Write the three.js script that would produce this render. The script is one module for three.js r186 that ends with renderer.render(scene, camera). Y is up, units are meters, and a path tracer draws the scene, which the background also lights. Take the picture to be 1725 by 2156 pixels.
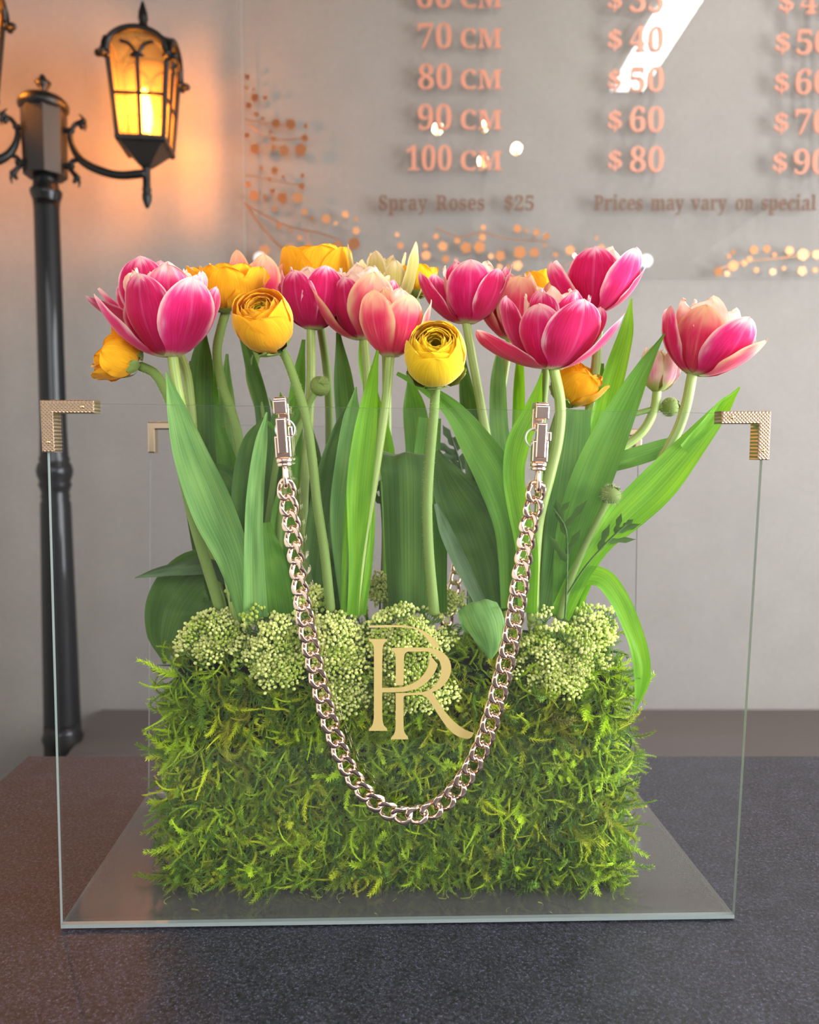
import * as THREE from 'three';
import { mergeGeometries, mergeVertices } from 'three/addons/utils/BufferGeometryUtils.js';
import { RoundedBoxGeometry } from 'three/addons/geometries/RoundedBoxGeometry.js';
import { TextGeometry } from 'three/addons/geometries/TextGeometry.js';
import { FontLoader } from 'three/addons/loaders/FontLoader.js';
import { ImprovedNoise } from 'three/addons/math/ImprovedNoise.js';
import { RectAreaLightUniformsLib } from 'three/addons/lights/RectAreaLightUniformsLib.js';

// ---------------------------------------------------------------- camera, sky, lights, exposure
const W = 1725, H = 2156, F = 1600, PITCH = 0.066;
const CAM = new THREE.Vector3(0.004, 0.272, 0.432);
const scene = new THREE.Scene();
const camera = new THREE.PerspectiveCamera(2 * Math.atan(H / 2 / F) * 180 / Math.PI, W / H, 0.02, 60);
camera.position.copy(CAM);
camera.rotation.set(-PITCH, 0, 0);
camera.focus = 0.455; camera.userData.fStop = 8.5;
scene.background = new THREE.Color(0.88, 0.94, 1.0);
scene.backgroundIntensity = 3.2;
const renderer = new THREE.WebGLRenderer({ antialias: true });
renderer.toneMapping = THREE.LinearToneMapping;
renderer.toneMappingExposure = 1.55;
renderer.shadowMap.enabled = true;
RectAreaLightUniformsLib.init();
const ROOM = { x0: -1.7, x1: 2.3, y0: -0.95, y1: 1.9, z0: -1.67, z1: 2.6 };
function areaLight(name, color, intensity, w, h, pos, look) {
  const l = new THREE.RectAreaLight(color, intensity, w, h);
  l.name = name; l.position.set(...pos); l.lookAt(...look); scene.add(l); return l;
}
// daylight through the shop front (behind the camera) and through the window in the right-hand wall
areaLight('daylight_shop_front', new THREE.Color(0.95, 0.975, 1.0), 2.1, 2.9, 0.93, [0.5, 1.13, ROOM.z1 - 0.03], [0.5, 0.6, -1]);
areaLight('daylight_side_window', new THREE.Color(0.93, 0.965, 1.0), 9.6, 2.2, 1.55, [ROOM.x1 - 0.03, 0.46, 0.35], [-5, 0.46, 0.35]);

// ---------------------------------------------------------------- helpers
const D2R = Math.PI / 180, V = (x, y, z) => new THREE.Vector3(x, y, z);
function rng(seed) { let s = seed | 0; return () => { s = (s + 0x6d2b79f5) | 0; let t = Math.imul(s ^ (s >>> 15), 1 | s); t = (t + Math.imul(t ^ (t >>> 7), 61 | t)) ^ t; return ((t ^ (t >>> 14)) >>> 0) / 4294967296; }; }
const rnd = rng(7);
const N3 = new ImprovedNoise(), noise = (x, y, z = 0) => N3.noise(x, y, z);
const lerp = THREE.MathUtils.lerp, clamp = THREE.MathUtils.clamp, sstep = THREE.MathUtils.smoothstep;
const cosP = Math.cos(PITCH), sinP = Math.sin(PITCH);
function ray(px, py) {                                    // direction through a pixel of the 1725 x 2156 frame
  const a = (px - W / 2) / F, b = (H / 2 - py) / F;
  return V(a, b * cosP - sinP, -cosP - b * sinP);
}
function P(px, py, z) { const d = ray(px, py), t = (z - CAM.z) / d.z; return d.multiplyScalar(t).add(CAM); }     // on the plane z
function PY(px, py, y) { const d = ray(px, py), t = (y - CAM.y) / d.y; return d.multiplyScalar(t).add(CAM); }    // on the plane y
const mpp = (z) => (CAM.z - z) / F;                       // metres per pixel at depth z
const taken = new Map();
function numbered(name) { const n = taken.get(name) || 0; taken.set(name, n + 1); return n ? name + '_' + String(n).padStart(3, '0') : name; }
function thing(name, label, category, group, pos) {
  const o = new THREE.Group(); o.name = numbered(name); scene.add(o);
  if (pos) o.position.copy(pos);
  o.userData = { label, category }; if (group) o.userData.group = group;
  return o;
}
function mesh(name, geo, mat, parent, label) {
  const m = new THREE.Mesh(geo, mat); m.castShadow = m.receiveShadow = true;
  m.name = name; if (label) m.userData.label = label;
  (parent || scene).add(m); return m;
}
function struct(name, geo, mat) { const m = mesh(name, geo, mat); m.userData.kind = 'structure'; return m; }
function box(x0, x1, y0, y1, z0, z1) { return new THREE.BoxGeometry(x1 - x0, y1 - y0, z1 - z0).translate((x0 + x1) / 2, (y0 + y1) / 2, (z0 + z1) / 2); }
function rbox(w, h, d, r, x = 0, y = 0, z = 0) { return new RoundedBoxGeometry(w, h, d, 3, r).translate(x, y, z); }
function tube(pts, r, n = 24, sides = 8, closed = false) { return taperTube(pts, () => r, n, sides, closed); }
function taperTube(pts, rf, n = 24, sides = 8, closed = false) {
  const c = new THREE.CatmullRomCurve3(pts, closed, 'centripetal'), g = new THREE.TubeGeometry(c, n, 1, sides, closed), p = g.attributes.position, q = V();
  for (let i = 0; i <= n; i++) {
    c.getPointAt(i / n, q); const r = rf(i / n);
    for (let j = 0; j <= sides; j++) { const k = i * (sides + 1) + j; p.setXYZ(k, q.x + (p.getX(k) - q.x) * r, q.y + (p.getY(k) - q.y) * r, q.z + (p.getZ(k) - q.z) * r); }
  }
  if (!closed) {                                          // round the two ends off
    const ends = [0, n].map((i) => { c.getPointAt(i / n, q); const g2 = new THREE.SphereGeometry(rf(i / n), sides, 5); g2.translate(q.x, q.y, q.z); return g2; });
    return mergeGeometries([g, ...ends]);
  }
  return g;
}
function merged(list) { return mergeGeometries(list.map((g) => { const h = g.index ? g.toNonIndexed() : g; for (const k of Object.keys(h.attributes)) if (!['position', 'normal', 'uv'].includes(k)) h.deleteAttribute(k); return h; })); }
function canvasTex(w, h, f, srgb = true, wrap = true) {   // f(x, y) with 0..1 gives [r, g, b] 0..255
  const d = new Uint8Array(w * h * 4);
  for (let y = 0; y < h; y++) for (let x = 0; x < w; x++) { const c = f((x + 0.5) / w, (y + 0.5) / h), o = (y * w + x) * 4; d[o] = clamp(c[0], 0, 255); d[o + 1] = clamp(c[1], 0, 255); d[o + 2] = clamp(c[2], 0, 255); d[o + 3] = 255; }
  const t = new THREE.DataTexture(d, w, h); t.magFilter = t.minFilter = THREE.LinearFilter; if (srgb) t.colorSpace = THREE.SRGBColorSpace;
  if (wrap) t.wrapS = t.wrapT = THREE.RepeatWrapping; t.needsUpdate = true; return t;
}
const std = (o) => new THREE.MeshStandardMaterial({ side: THREE.DoubleSide, ...o });
const phys = (o) => new THREE.MeshPhysicalMaterial({ side: THREE.DoubleSide, ...o });
const mixc = (a, b, t) => [0, 1, 2].map((i) => a[i] + (b[i] - a[i]) * t);

// ---------------------------------------------------------------- materials
const paintTex = canvasTex(512, 512, (x, y) => { const n = noise(x * 9, y * 9, 3) * 3 + noise(x * 60, y * 60, 5) * 3; return [127 + n, 121 + n, 115 + n]; });
const paintBump = canvasTex(512, 512, (x, y) => { const n = 128 + noise(x * 90, y * 90, 1) * 70 + noise(x * 30, y * 30, 2) * 40; return [n, n, n]; }, false);
const M = {
  wall: std({ map: paintTex, roughness: 0.75, bumpMap: paintBump, bumpScale: 0.0006 }),
  white: std({ color: 0xd9d7d2, roughness: 0.8 }),
  frontWall: std({ color: 0x68666c, roughness: 0.85 }),
  ceiling: std({ color: 0x57524e, roughness: 0.9 }),
  floor: std({ color: 0x8d8378, roughness: 0.5 }),
  taupe: std({ color: 0x554c48, roughness: 0.55 }),
  black: phys({ color: 0x020203, roughness: 0.55, specularIntensity: 0.4, clearcoat: 0.3, clearcoatRoughness: 0.08 }),
  bronze: phys({ color: 0x0b0806, roughness: 0.4, metalness: 0.1, specularIntensity: 0.7 }),
  rose: std({ color: new THREE.Color(0.42, 0.18, 0.12), roughness: 0.55, metalness: 0.35 }),
  roseText: std({ color: new THREE.Color(0.115, 0.058, 0.034), roughness: 0.5, metalness: 0.3 }),
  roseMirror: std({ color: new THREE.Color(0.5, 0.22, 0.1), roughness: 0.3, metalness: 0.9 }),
  gold: std({ color: new THREE.Color(0.86, 0.62, 0.27), roughness: 0.26, metalness: 1 }),
  goldFoil: std({ color: new THREE.Color(1.0, 0.74, 0.27), roughness: 0.34, metalness: 0.6 }),
  roseGold: std({ color: new THREE.Color(0.93, 0.7, 0.56), roughness: 0.14, metalness: 1 }),
  paleGold: std({ color: new THREE.Color(0.5, 0.37, 0.23), roughness: 0.24, metalness: 1 }),
  steel: std({ color: 0xd8d8d8, roughness: 0.3, metalness: 0.4 }),
  acrylic: phys({ color: 0xffffff, roughness: 0, transmission: 1, thickness: 0, ior: 1.49 }),
  acrylicEdge: phys({ color: 0xaab4b0, roughness: 0.3, transmission: 0.35, thickness: 0, ior: 1.49 }),
  amber: phys({ color: new THREE.Color(1.0, 0.62, 0.22), roughness: 0.2, transmission: 0.92, thickness: 0, ior: 1.5 }),
  stemPale: phys({ map: canvasTex(64, 128, (x, y) => { const n = noise(x * 3, y * 26, 2) * 26 + noise(x * 5, y * 60, 4) * 14; return [160 + n, 182 + n, 92 + n * 0.6]; }), roughness: 0.5, clearcoat: 0.2, clearcoatRoughness: 0.4 }),
  stemGreen: phys({ color: new THREE.Color(0.2, 0.3, 0.06), roughness: 0.7, sheen: 0.6, sheenColor: new THREE.Color(0.5, 0.6, 0.25), sheenRoughness: 0.6 }),
  fuzz: std({ color: 0xa9b872, roughness: 0.9 }),
  sepal: phys({ color: new THREE.Color(0.2, 0.27, 0.06), roughness: 0.75, sheen: 0.7, sheenColor: new THREE.Color(0.6, 0.65, 0.4), sheenRoughness: 0.5 }),
};

// ---------------------------------------------------------------- the room
const R = ROOM, T = 0.12;
{
  const wallG = box(R.x0 - T, R.x1 + T, R.y0, R.y1, R.z0 - T, R.z0), uv = wallG.attributes.uv, p = wallG.attributes.position;
  for (let i = 0; i < uv.count; i++) uv.setXY(i, p.getX(i) / 0.9, p.getY(i) / 0.9);
  struct('wall_back', wallG, M.wall);
  struct('wall_left', box(R.x0 - T, R.x0, R.y0, R.y1, R.z0, R.z1), M.white);
  // the right wall, round its window
  const wz = [-0.85, 1.55], wy = [-0.35, 1.27];
  struct('wall_right', merged([box(R.x1, R.x1 + T, R.y0, R.y1, R.z0, wz[0]), box(R.x1, R.x1 + T, R.y0, R.y1, wz[1], R.z1), box(R.x1, R.x1 + T, R.y0, wy[0], wz[0], wz[1]), box(R.x1, R.x1 + T, wy[1], R.y1, wz[0], wz[1])]), M.white);
  struct('window_1', merged([box(R.x1 + 0.02, R.x1 + 0.07, wy[0], wy[1], 0.32, 0.38), box(R.x1 + 0.02, R.x1 + 0.07, wy[0], wy[0] + 0.05, wz[0], wz[1]), box(R.x1 + 0.02, R.x1 + 0.07, wy[1] - 0.05, wy[1], wz[0], wz[1])]), M.white);
  // the shop front behind the camera
  struct('wall_front', merged([box(R.x0, -1.0, R.y0, R.y1, R.z1, R.z1 + T), box(2.0, R.x1, R.y0, R.y1, R.z1, R.z1 + T), box(-1.0, 2.0, 1.62, R.y1, R.z1, R.z1 + T), box(-1.0, 2.0, R.y0, 0.64, R.z1, R.z1 + T)]), M.frontWall);
  struct('window_2', merged([box(-1.0, 2.0, 1.57, 1.62, R.z1 + 0.03, R.z1 + 0.08), box(0.47, 0.53, 0.64, 1.62, R.z1 + 0.03, R.z1 + 0.08), box(-1.0, 2.0, 0.64, 0.69, R.z1 + 0.03, R.z1 + 0.08)]), M.bronze);
  struct('ceiling', box(R.x0 - T, R.x1 + T, R.y1, R.y1 + T, R.z0 - T, R.z1 + T), M.ceiling);
  struct('floor', box(R.x0 - T, R.x1 + T, R.y0 - T, R.y0, R.z0 - T, R.z1 + T), M.floor);
}
const ZS = R.z0 + 0.034;                                  // front face of the acrylic sign
function mirrorY(px, py, y) { const q = PY(px, py, y); q.z = 2 * ZS - q.z; return q; }   // where a reflection seen in the sign really stands
{ // ceiling light whose mirror image lies over the second price column
  const y = R.y1 - 0.035, a = mirrorY(1320, 185, y), b = mirrorY(1432, 0, y), dir = b.clone().sub(a), L0 = 1.0; dir.y = 0; dir.normalize();
  const w = 0.78 * (mirrorY(1365, 185, y).x - mirrorY(1275, 185, y).x), c = a.clone().addScaledVector(dir, L0 / 2), t = thing('ceiling_light', 'slim white linear ceiling light mirrored over the dollar prices', 'ceiling light', null, V(c.x, y, c.z));
  t.rotation.y = Math.atan2(dir.x, dir.z);
  mesh('housing', rbox(w + 0.02, 0.03, L0 + 0.02, 0.006, 0, 0.018, 0), M.white, t);
  mesh('diffuser', rbox(w, 0.012, L0, 0.004, 0, 0.0, 0), std({ color: 0xffffff, emissive: 0xffffff, emissiveIntensity: 2.5, roughness: 0.6 }), t);
  const l = areaLight('ceiling_light_glow', new THREE.Color(1, 0.985, 0.95), 17, w, L0, [c.x, y - 0.012, c.z], [c.x, -5, c.z]);
  l.rotation.set(-Math.PI / 2, 0, t.rotation.y, 'YXZ'); l.rotation.order = 'YXZ'; l.rotation.x = -Math.PI / 2; l.rotation.y = t.rotation.y; l.rotation.z = 0;
}
{ // chandelier with candle bulbs, mirrored in the sign
  const spots = [[922, 270], [1020, 265], [1088, 312], [1018, 338]], zm = CAM.z - 3.0, bulbs = spots.map(([x, y], i) => { const q = P(x, y, zm + [0.03, -0.16, 0, 0.14][i]); q.z = 2 * ZS - q.z; return q; });
  const c = bulbs.reduce((s, b) => s.add(b), V()).multiplyScalar(0.25), t = thing('chandelier', 'small dark chandelier with four glowing candle bulbs mirrored in the sign', 'chandelier', null, V(c.x, R.y1, c.z));
  const glow = std({ color: 0xffe2a0, emissive: new THREE.Color(1, 0.62, 0.14), emissiveIntensity: 13, roughness: 0.4 });
  const flame = new THREE.LatheGeometry([[0, 0], [0.006, 0.004], [0.009, 0.016], [0.007, 0.028], [0.003, 0.04], [0, 0.046]].map((q) => new THREE.Vector2(...q)), 14);
  mesh('rod', tube([V(0, 0, 0), V(0, c.y - R.y1 + 0.02, 0)], 0.006), M.bronze, t);
  for (const b of bulbs) {
    const q = b.clone().sub(t.position);
    mesh('arm', merged([tube([V(0, c.y - R.y1 + 0.02, 0), V(q.x * 0.5, q.y - 0.13, q.z * 0.5), V(q.x, q.y - 0.07, q.z)], 0.005), tube([V(q.x, q.y - 0.08, q.z), V(q.x, q.y - 0.03, q.z)], 0.009)]), M.bronze, t);
    const bm = mesh('bulb', flame.clone().translate(0, -0.031, 0), glow, t); bm.position.copy(q);
    const l = new THREE.PointLight(new THREE.Color(1, 0.75, 0.45), 0.12); l.name = 'chandelier_bulb_light'; l.position.copy(b); l.castShadow = true; scene.add(l);
  }
}

// ---------------------------------------------------------------- counter and the low cabinet behind it
const speck = (() => { const q = rng(91); return canvasTex(1024, 1024, (x, y) => {
  const r = q(), n = noise(x * 30, y * 30, 9) * 8 + noise(x * 220, y * 220, 4) * 26 + noise(x * 400, y * 400, 2) * 16; let v = 42 + n * 1.15; if (r > 0.9) v += 20 + q() * 50; if (r < 0.1) v -= 14;
  return [v * 0.98, v * 0.97, v * 1.16];
}); })();
speck.repeat.set(2, 2);
const counterM = std({ map: speck, roughness: 0.48 });
{
  const l0 = PY(0, 1640, 0), l1 = PY(57, 1590, 0), zb = l1.z, zf = 0.26, xl = (z) => l1.x + (l0.x - l1.x) * (z - l1.z) / (l0.z - l1.z), xr = 1.3;
  const t = thing('counter', 'dark speckled stone counter under the acrylic flower bag', 'counter');
  const sh = new THREE.Shape([[xl(zf), -zf], [xr, -zf], [xr, -zb], [xl(zb), -zb]].map((q) => new THREE.Vector2(...q)));
  const g = new THREE.ExtrudeGeometry(sh, { depth: 0.034, bevelEnabled: true, bevelThickness: 0.003, bevelSize: 0.003, bevelOffset: -0.003, bevelSegments: 2 }).rotateX(-Math.PI / 2).translate(0, -0.037, 0);
  const p = g.attributes.position, uv = g.attributes.uv; for (let i = 0; i < p.count; i++) uv.setXY(i, p.getX(i) + p.getY(i), p.getZ(i));
  mesh('countertop', g, counterM, t);
  mesh('cabinet_body', box(xl(zb) + 0.04, xr - 0.02, R.y0, -0.038, zb + 0.02, zf - 0.04), M.taupe, t);
}
{
  const yb = P(862, 1495, R.z0 + 0.01).y, a = P(215, 1495, R.z0 + 0.004), b0 = PY(140, 1590, yb), zf = -0.86, b = V(a.x + (b0.x - a.x) * (zf - a.z) / (b0.z - a.z), yb, zf);
  const t = thing('low_cabinet', 'low taupe cabinet top along the wall behind the dark counter', 'cabinet');
  const sh = (d) => new THREE.Shape([[b.x + d, -b.z - d], [1.9, -b.z - d], [1.9, -a.z], [a.x + d, -a.z]].map((q) => new THREE.Vector2(...q)));
  mesh('cabinet_top', new THREE.ExtrudeGeometry(sh(0), { depth: 0.024, bevelEnabled: true, bevelSize: 0.003, bevelThickness: 0.003, bevelOffset: -0.003, bevelSegments: 2 }).rotateX(-Math.PI / 2).translate(0, yb - 0.027, 0), M.taupe, t);
  mesh('cabinet_body', new THREE.ExtrudeGeometry(sh(0.02), { depth: yb - 0.031 - R.y0, bevelEnabled: false }).rotateX(-Math.PI / 2).translate(0, R.y0, 0), M.taupe, t);
}

// ---------------------------------------------------------------- sign with raised prices
const font = await new FontLoader().loadAsync('fonts/droid/droid_serif_bold.typeface.json');
{
  const c0 = P(516, 587, ZS), t = thing('price_sign', 'clear acrylic price sign with rose gold letters on standoffs on the wall', 'sign', null, V(0, 0, 0));
  const g = box(c0.x, 2.1, c0.y, 1.75, ZS - 0.005, ZS);
  mesh('acrylic_panel', g, [M.acrylicEdge, M.acrylicEdge, M.acrylicEdge, M.acrylicEdge, M.acrylic, M.acrylic], t);
  const so = new THREE.CylinderGeometry(0.017, 0.017, 0.012, 24).rotateX(Math.PI / 2), rod = new THREE.CylinderGeometry(0.012, 0.012, ZS - R.z0, 16).rotateX(Math.PI / 2).translate(0, 0, -(ZS - R.z0) / 2);
  for (const [x, y] of [[548, 545], [1360, 550]]) { const m = mesh('standoff', merged([so, rod]), M.steel, t); m.position.copy(P(x, y, ZS + 0.006)); }
  const glyphs = new Map();
  const glyph = (ch) => {
    if (!glyphs.has(ch)) { const q = new TextGeometry(ch, { font, size: 1, depth: 0.08, curveSegments: 5, bevelEnabled: false }); q.computeBoundingBox(); glyphs.set(ch, { q, b: q.boundingBox, adv: font.data.glyphs[ch].ha / font.data.resolution * 1 }); }
    return glyphs.get(ch);
  };
  const unit = font.data.glyphs['H'] ? (() => { const b = glyph('H').b; return b.max.y; })() : 0.7;
  function line(str, x0, x1, base, cap, mat) {
    let w = 0, first = null, last = 0; const pos = [];
    for (const ch of str) { if (ch === ' ') { w += 0.3; continue; } const G = glyph(ch); if (first === null) first = w + G.b.min.x; pos.push([ch, w]); last = w + G.b.max.x; w += G.b.max.x + 0.06; }
    const a = P(x0, base, ZS + 0.001), b = P(x1, base, ZS + 0.001), h = P(x0, base - cap, ZS + 0.001).y - a.y, sy = h / unit, sx = (b.x - a.x) / (last - first);
    for (const [ch, at] of pos) { const m = mesh(/[0-9]/.test(ch) ? 'digit' : ch === '$' ? 'dollar_sign' : 'letter', glyph(ch).q, mat, t); m.position.set(a.x + (at - first) * sx, a.y, ZS + 0.001); m.scale.set(sx, sy, 0.04); }
  }
  for (const [d, y, x] of [['60', 17, 877], ['70', 102, 880], ['80', 188, 881], ['90', 273, 880], ['100', 359, 856]]) { line(d, x, 951, y, 52, M.rose); line('CM', 970, 1057, y, 40, M.rose); }
  for (const [d, y] of [['35', 25], ['40', 108], ['50', 193], ['60', 278], ['80', 362]]) { line('$', 1280, 1309, y - 4, 40, M.rose); line(d, 1326, 1397, y, 52, M.rose); }
  for (const [d, y, x] of [['45', 30, 1640], ['50', 115, 1632], ['60', 199, 1630], ['70', 283, 1629], ['90', 367, 1626]]) { line('$', x, x + 30, y - 4, 40, M.rose); line(d, x + 44, x + 117, y, 52, M.rose); }
  line('Spray', 798, 900, 443, 31, M.roseText); line('Roses', 918, 1020, 443, 31, M.roseText); line('$25', 1062, 1124, 443, 31, M.roseText);
  line('Prices', 1251, 1353, 443, 31, M.roseText); line('may', 1370, 1440, 443, 31, M.roseText); line('vary', 1455, 1530, 443, 31, M.roseText); line('on', 1549, 1586, 443, 31, M.roseText); line('special', 1603, 1718, 443, 31, M.roseText);
  // flowering branches: thin stems with flat five-lobed blossoms
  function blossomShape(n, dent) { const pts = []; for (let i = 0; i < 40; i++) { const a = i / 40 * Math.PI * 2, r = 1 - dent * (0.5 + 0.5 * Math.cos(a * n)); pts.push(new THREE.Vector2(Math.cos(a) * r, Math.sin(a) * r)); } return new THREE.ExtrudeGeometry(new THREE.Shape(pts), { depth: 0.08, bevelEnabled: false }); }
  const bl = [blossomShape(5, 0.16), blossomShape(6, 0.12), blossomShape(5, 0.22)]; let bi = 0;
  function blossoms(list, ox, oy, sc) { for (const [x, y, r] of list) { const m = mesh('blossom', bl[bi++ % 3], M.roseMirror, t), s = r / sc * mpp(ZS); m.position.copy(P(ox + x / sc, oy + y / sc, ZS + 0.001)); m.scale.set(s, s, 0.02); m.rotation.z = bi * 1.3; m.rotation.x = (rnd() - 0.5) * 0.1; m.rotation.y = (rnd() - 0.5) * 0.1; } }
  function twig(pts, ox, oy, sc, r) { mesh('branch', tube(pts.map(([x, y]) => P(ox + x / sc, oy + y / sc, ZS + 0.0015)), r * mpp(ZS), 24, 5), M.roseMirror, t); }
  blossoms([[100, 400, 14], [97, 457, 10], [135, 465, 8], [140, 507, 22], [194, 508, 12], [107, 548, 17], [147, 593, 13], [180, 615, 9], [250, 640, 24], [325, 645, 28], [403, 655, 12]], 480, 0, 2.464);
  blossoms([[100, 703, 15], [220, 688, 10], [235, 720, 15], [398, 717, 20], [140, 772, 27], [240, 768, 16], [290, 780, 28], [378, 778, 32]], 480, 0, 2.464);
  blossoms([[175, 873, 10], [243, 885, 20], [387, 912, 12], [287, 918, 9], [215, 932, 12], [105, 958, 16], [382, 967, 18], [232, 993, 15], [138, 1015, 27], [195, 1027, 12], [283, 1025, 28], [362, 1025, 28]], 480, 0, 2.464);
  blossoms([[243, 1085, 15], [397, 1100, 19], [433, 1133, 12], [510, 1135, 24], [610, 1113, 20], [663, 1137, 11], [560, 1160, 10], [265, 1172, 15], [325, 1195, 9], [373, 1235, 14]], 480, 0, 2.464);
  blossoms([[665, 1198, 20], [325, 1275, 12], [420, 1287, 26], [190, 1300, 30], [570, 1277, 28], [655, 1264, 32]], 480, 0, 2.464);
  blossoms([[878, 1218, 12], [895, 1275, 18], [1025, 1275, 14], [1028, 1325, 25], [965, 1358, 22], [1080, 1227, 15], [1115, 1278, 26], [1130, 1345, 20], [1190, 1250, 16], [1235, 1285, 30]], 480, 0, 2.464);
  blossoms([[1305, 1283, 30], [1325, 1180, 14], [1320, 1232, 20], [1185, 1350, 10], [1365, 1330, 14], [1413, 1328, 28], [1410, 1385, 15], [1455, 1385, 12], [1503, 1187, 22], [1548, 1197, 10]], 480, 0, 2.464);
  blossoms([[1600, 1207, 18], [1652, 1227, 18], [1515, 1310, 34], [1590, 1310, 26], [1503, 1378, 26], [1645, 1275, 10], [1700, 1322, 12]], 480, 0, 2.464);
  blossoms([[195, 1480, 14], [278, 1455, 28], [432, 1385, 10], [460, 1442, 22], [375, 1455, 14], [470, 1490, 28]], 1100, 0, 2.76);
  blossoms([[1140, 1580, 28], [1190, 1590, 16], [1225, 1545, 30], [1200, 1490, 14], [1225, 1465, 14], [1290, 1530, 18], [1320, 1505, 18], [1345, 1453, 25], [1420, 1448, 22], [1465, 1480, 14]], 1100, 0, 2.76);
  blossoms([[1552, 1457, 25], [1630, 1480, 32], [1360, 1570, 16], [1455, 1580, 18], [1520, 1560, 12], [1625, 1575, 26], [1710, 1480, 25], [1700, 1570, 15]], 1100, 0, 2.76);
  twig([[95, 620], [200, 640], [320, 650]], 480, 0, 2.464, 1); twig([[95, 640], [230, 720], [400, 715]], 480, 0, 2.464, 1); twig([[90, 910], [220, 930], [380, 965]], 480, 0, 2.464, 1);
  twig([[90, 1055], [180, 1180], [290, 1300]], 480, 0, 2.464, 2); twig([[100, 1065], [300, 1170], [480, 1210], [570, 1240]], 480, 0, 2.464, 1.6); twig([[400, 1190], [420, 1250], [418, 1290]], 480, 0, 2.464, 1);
  twig([[1080, 1185], [1200, 1230], [1320, 1205], [1450, 1240], [1640, 1250]], 480, 0, 2.464, 1.2); twig([[0, 1590], [150, 1570], [300, 1520], [450, 1450]], 1100, 0, 2.76, 1); twig([[1150, 1560], [1300, 1520], [1500, 1500], [1700, 1470]], 1100, 0, 2.76, 1.2);
}

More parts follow.
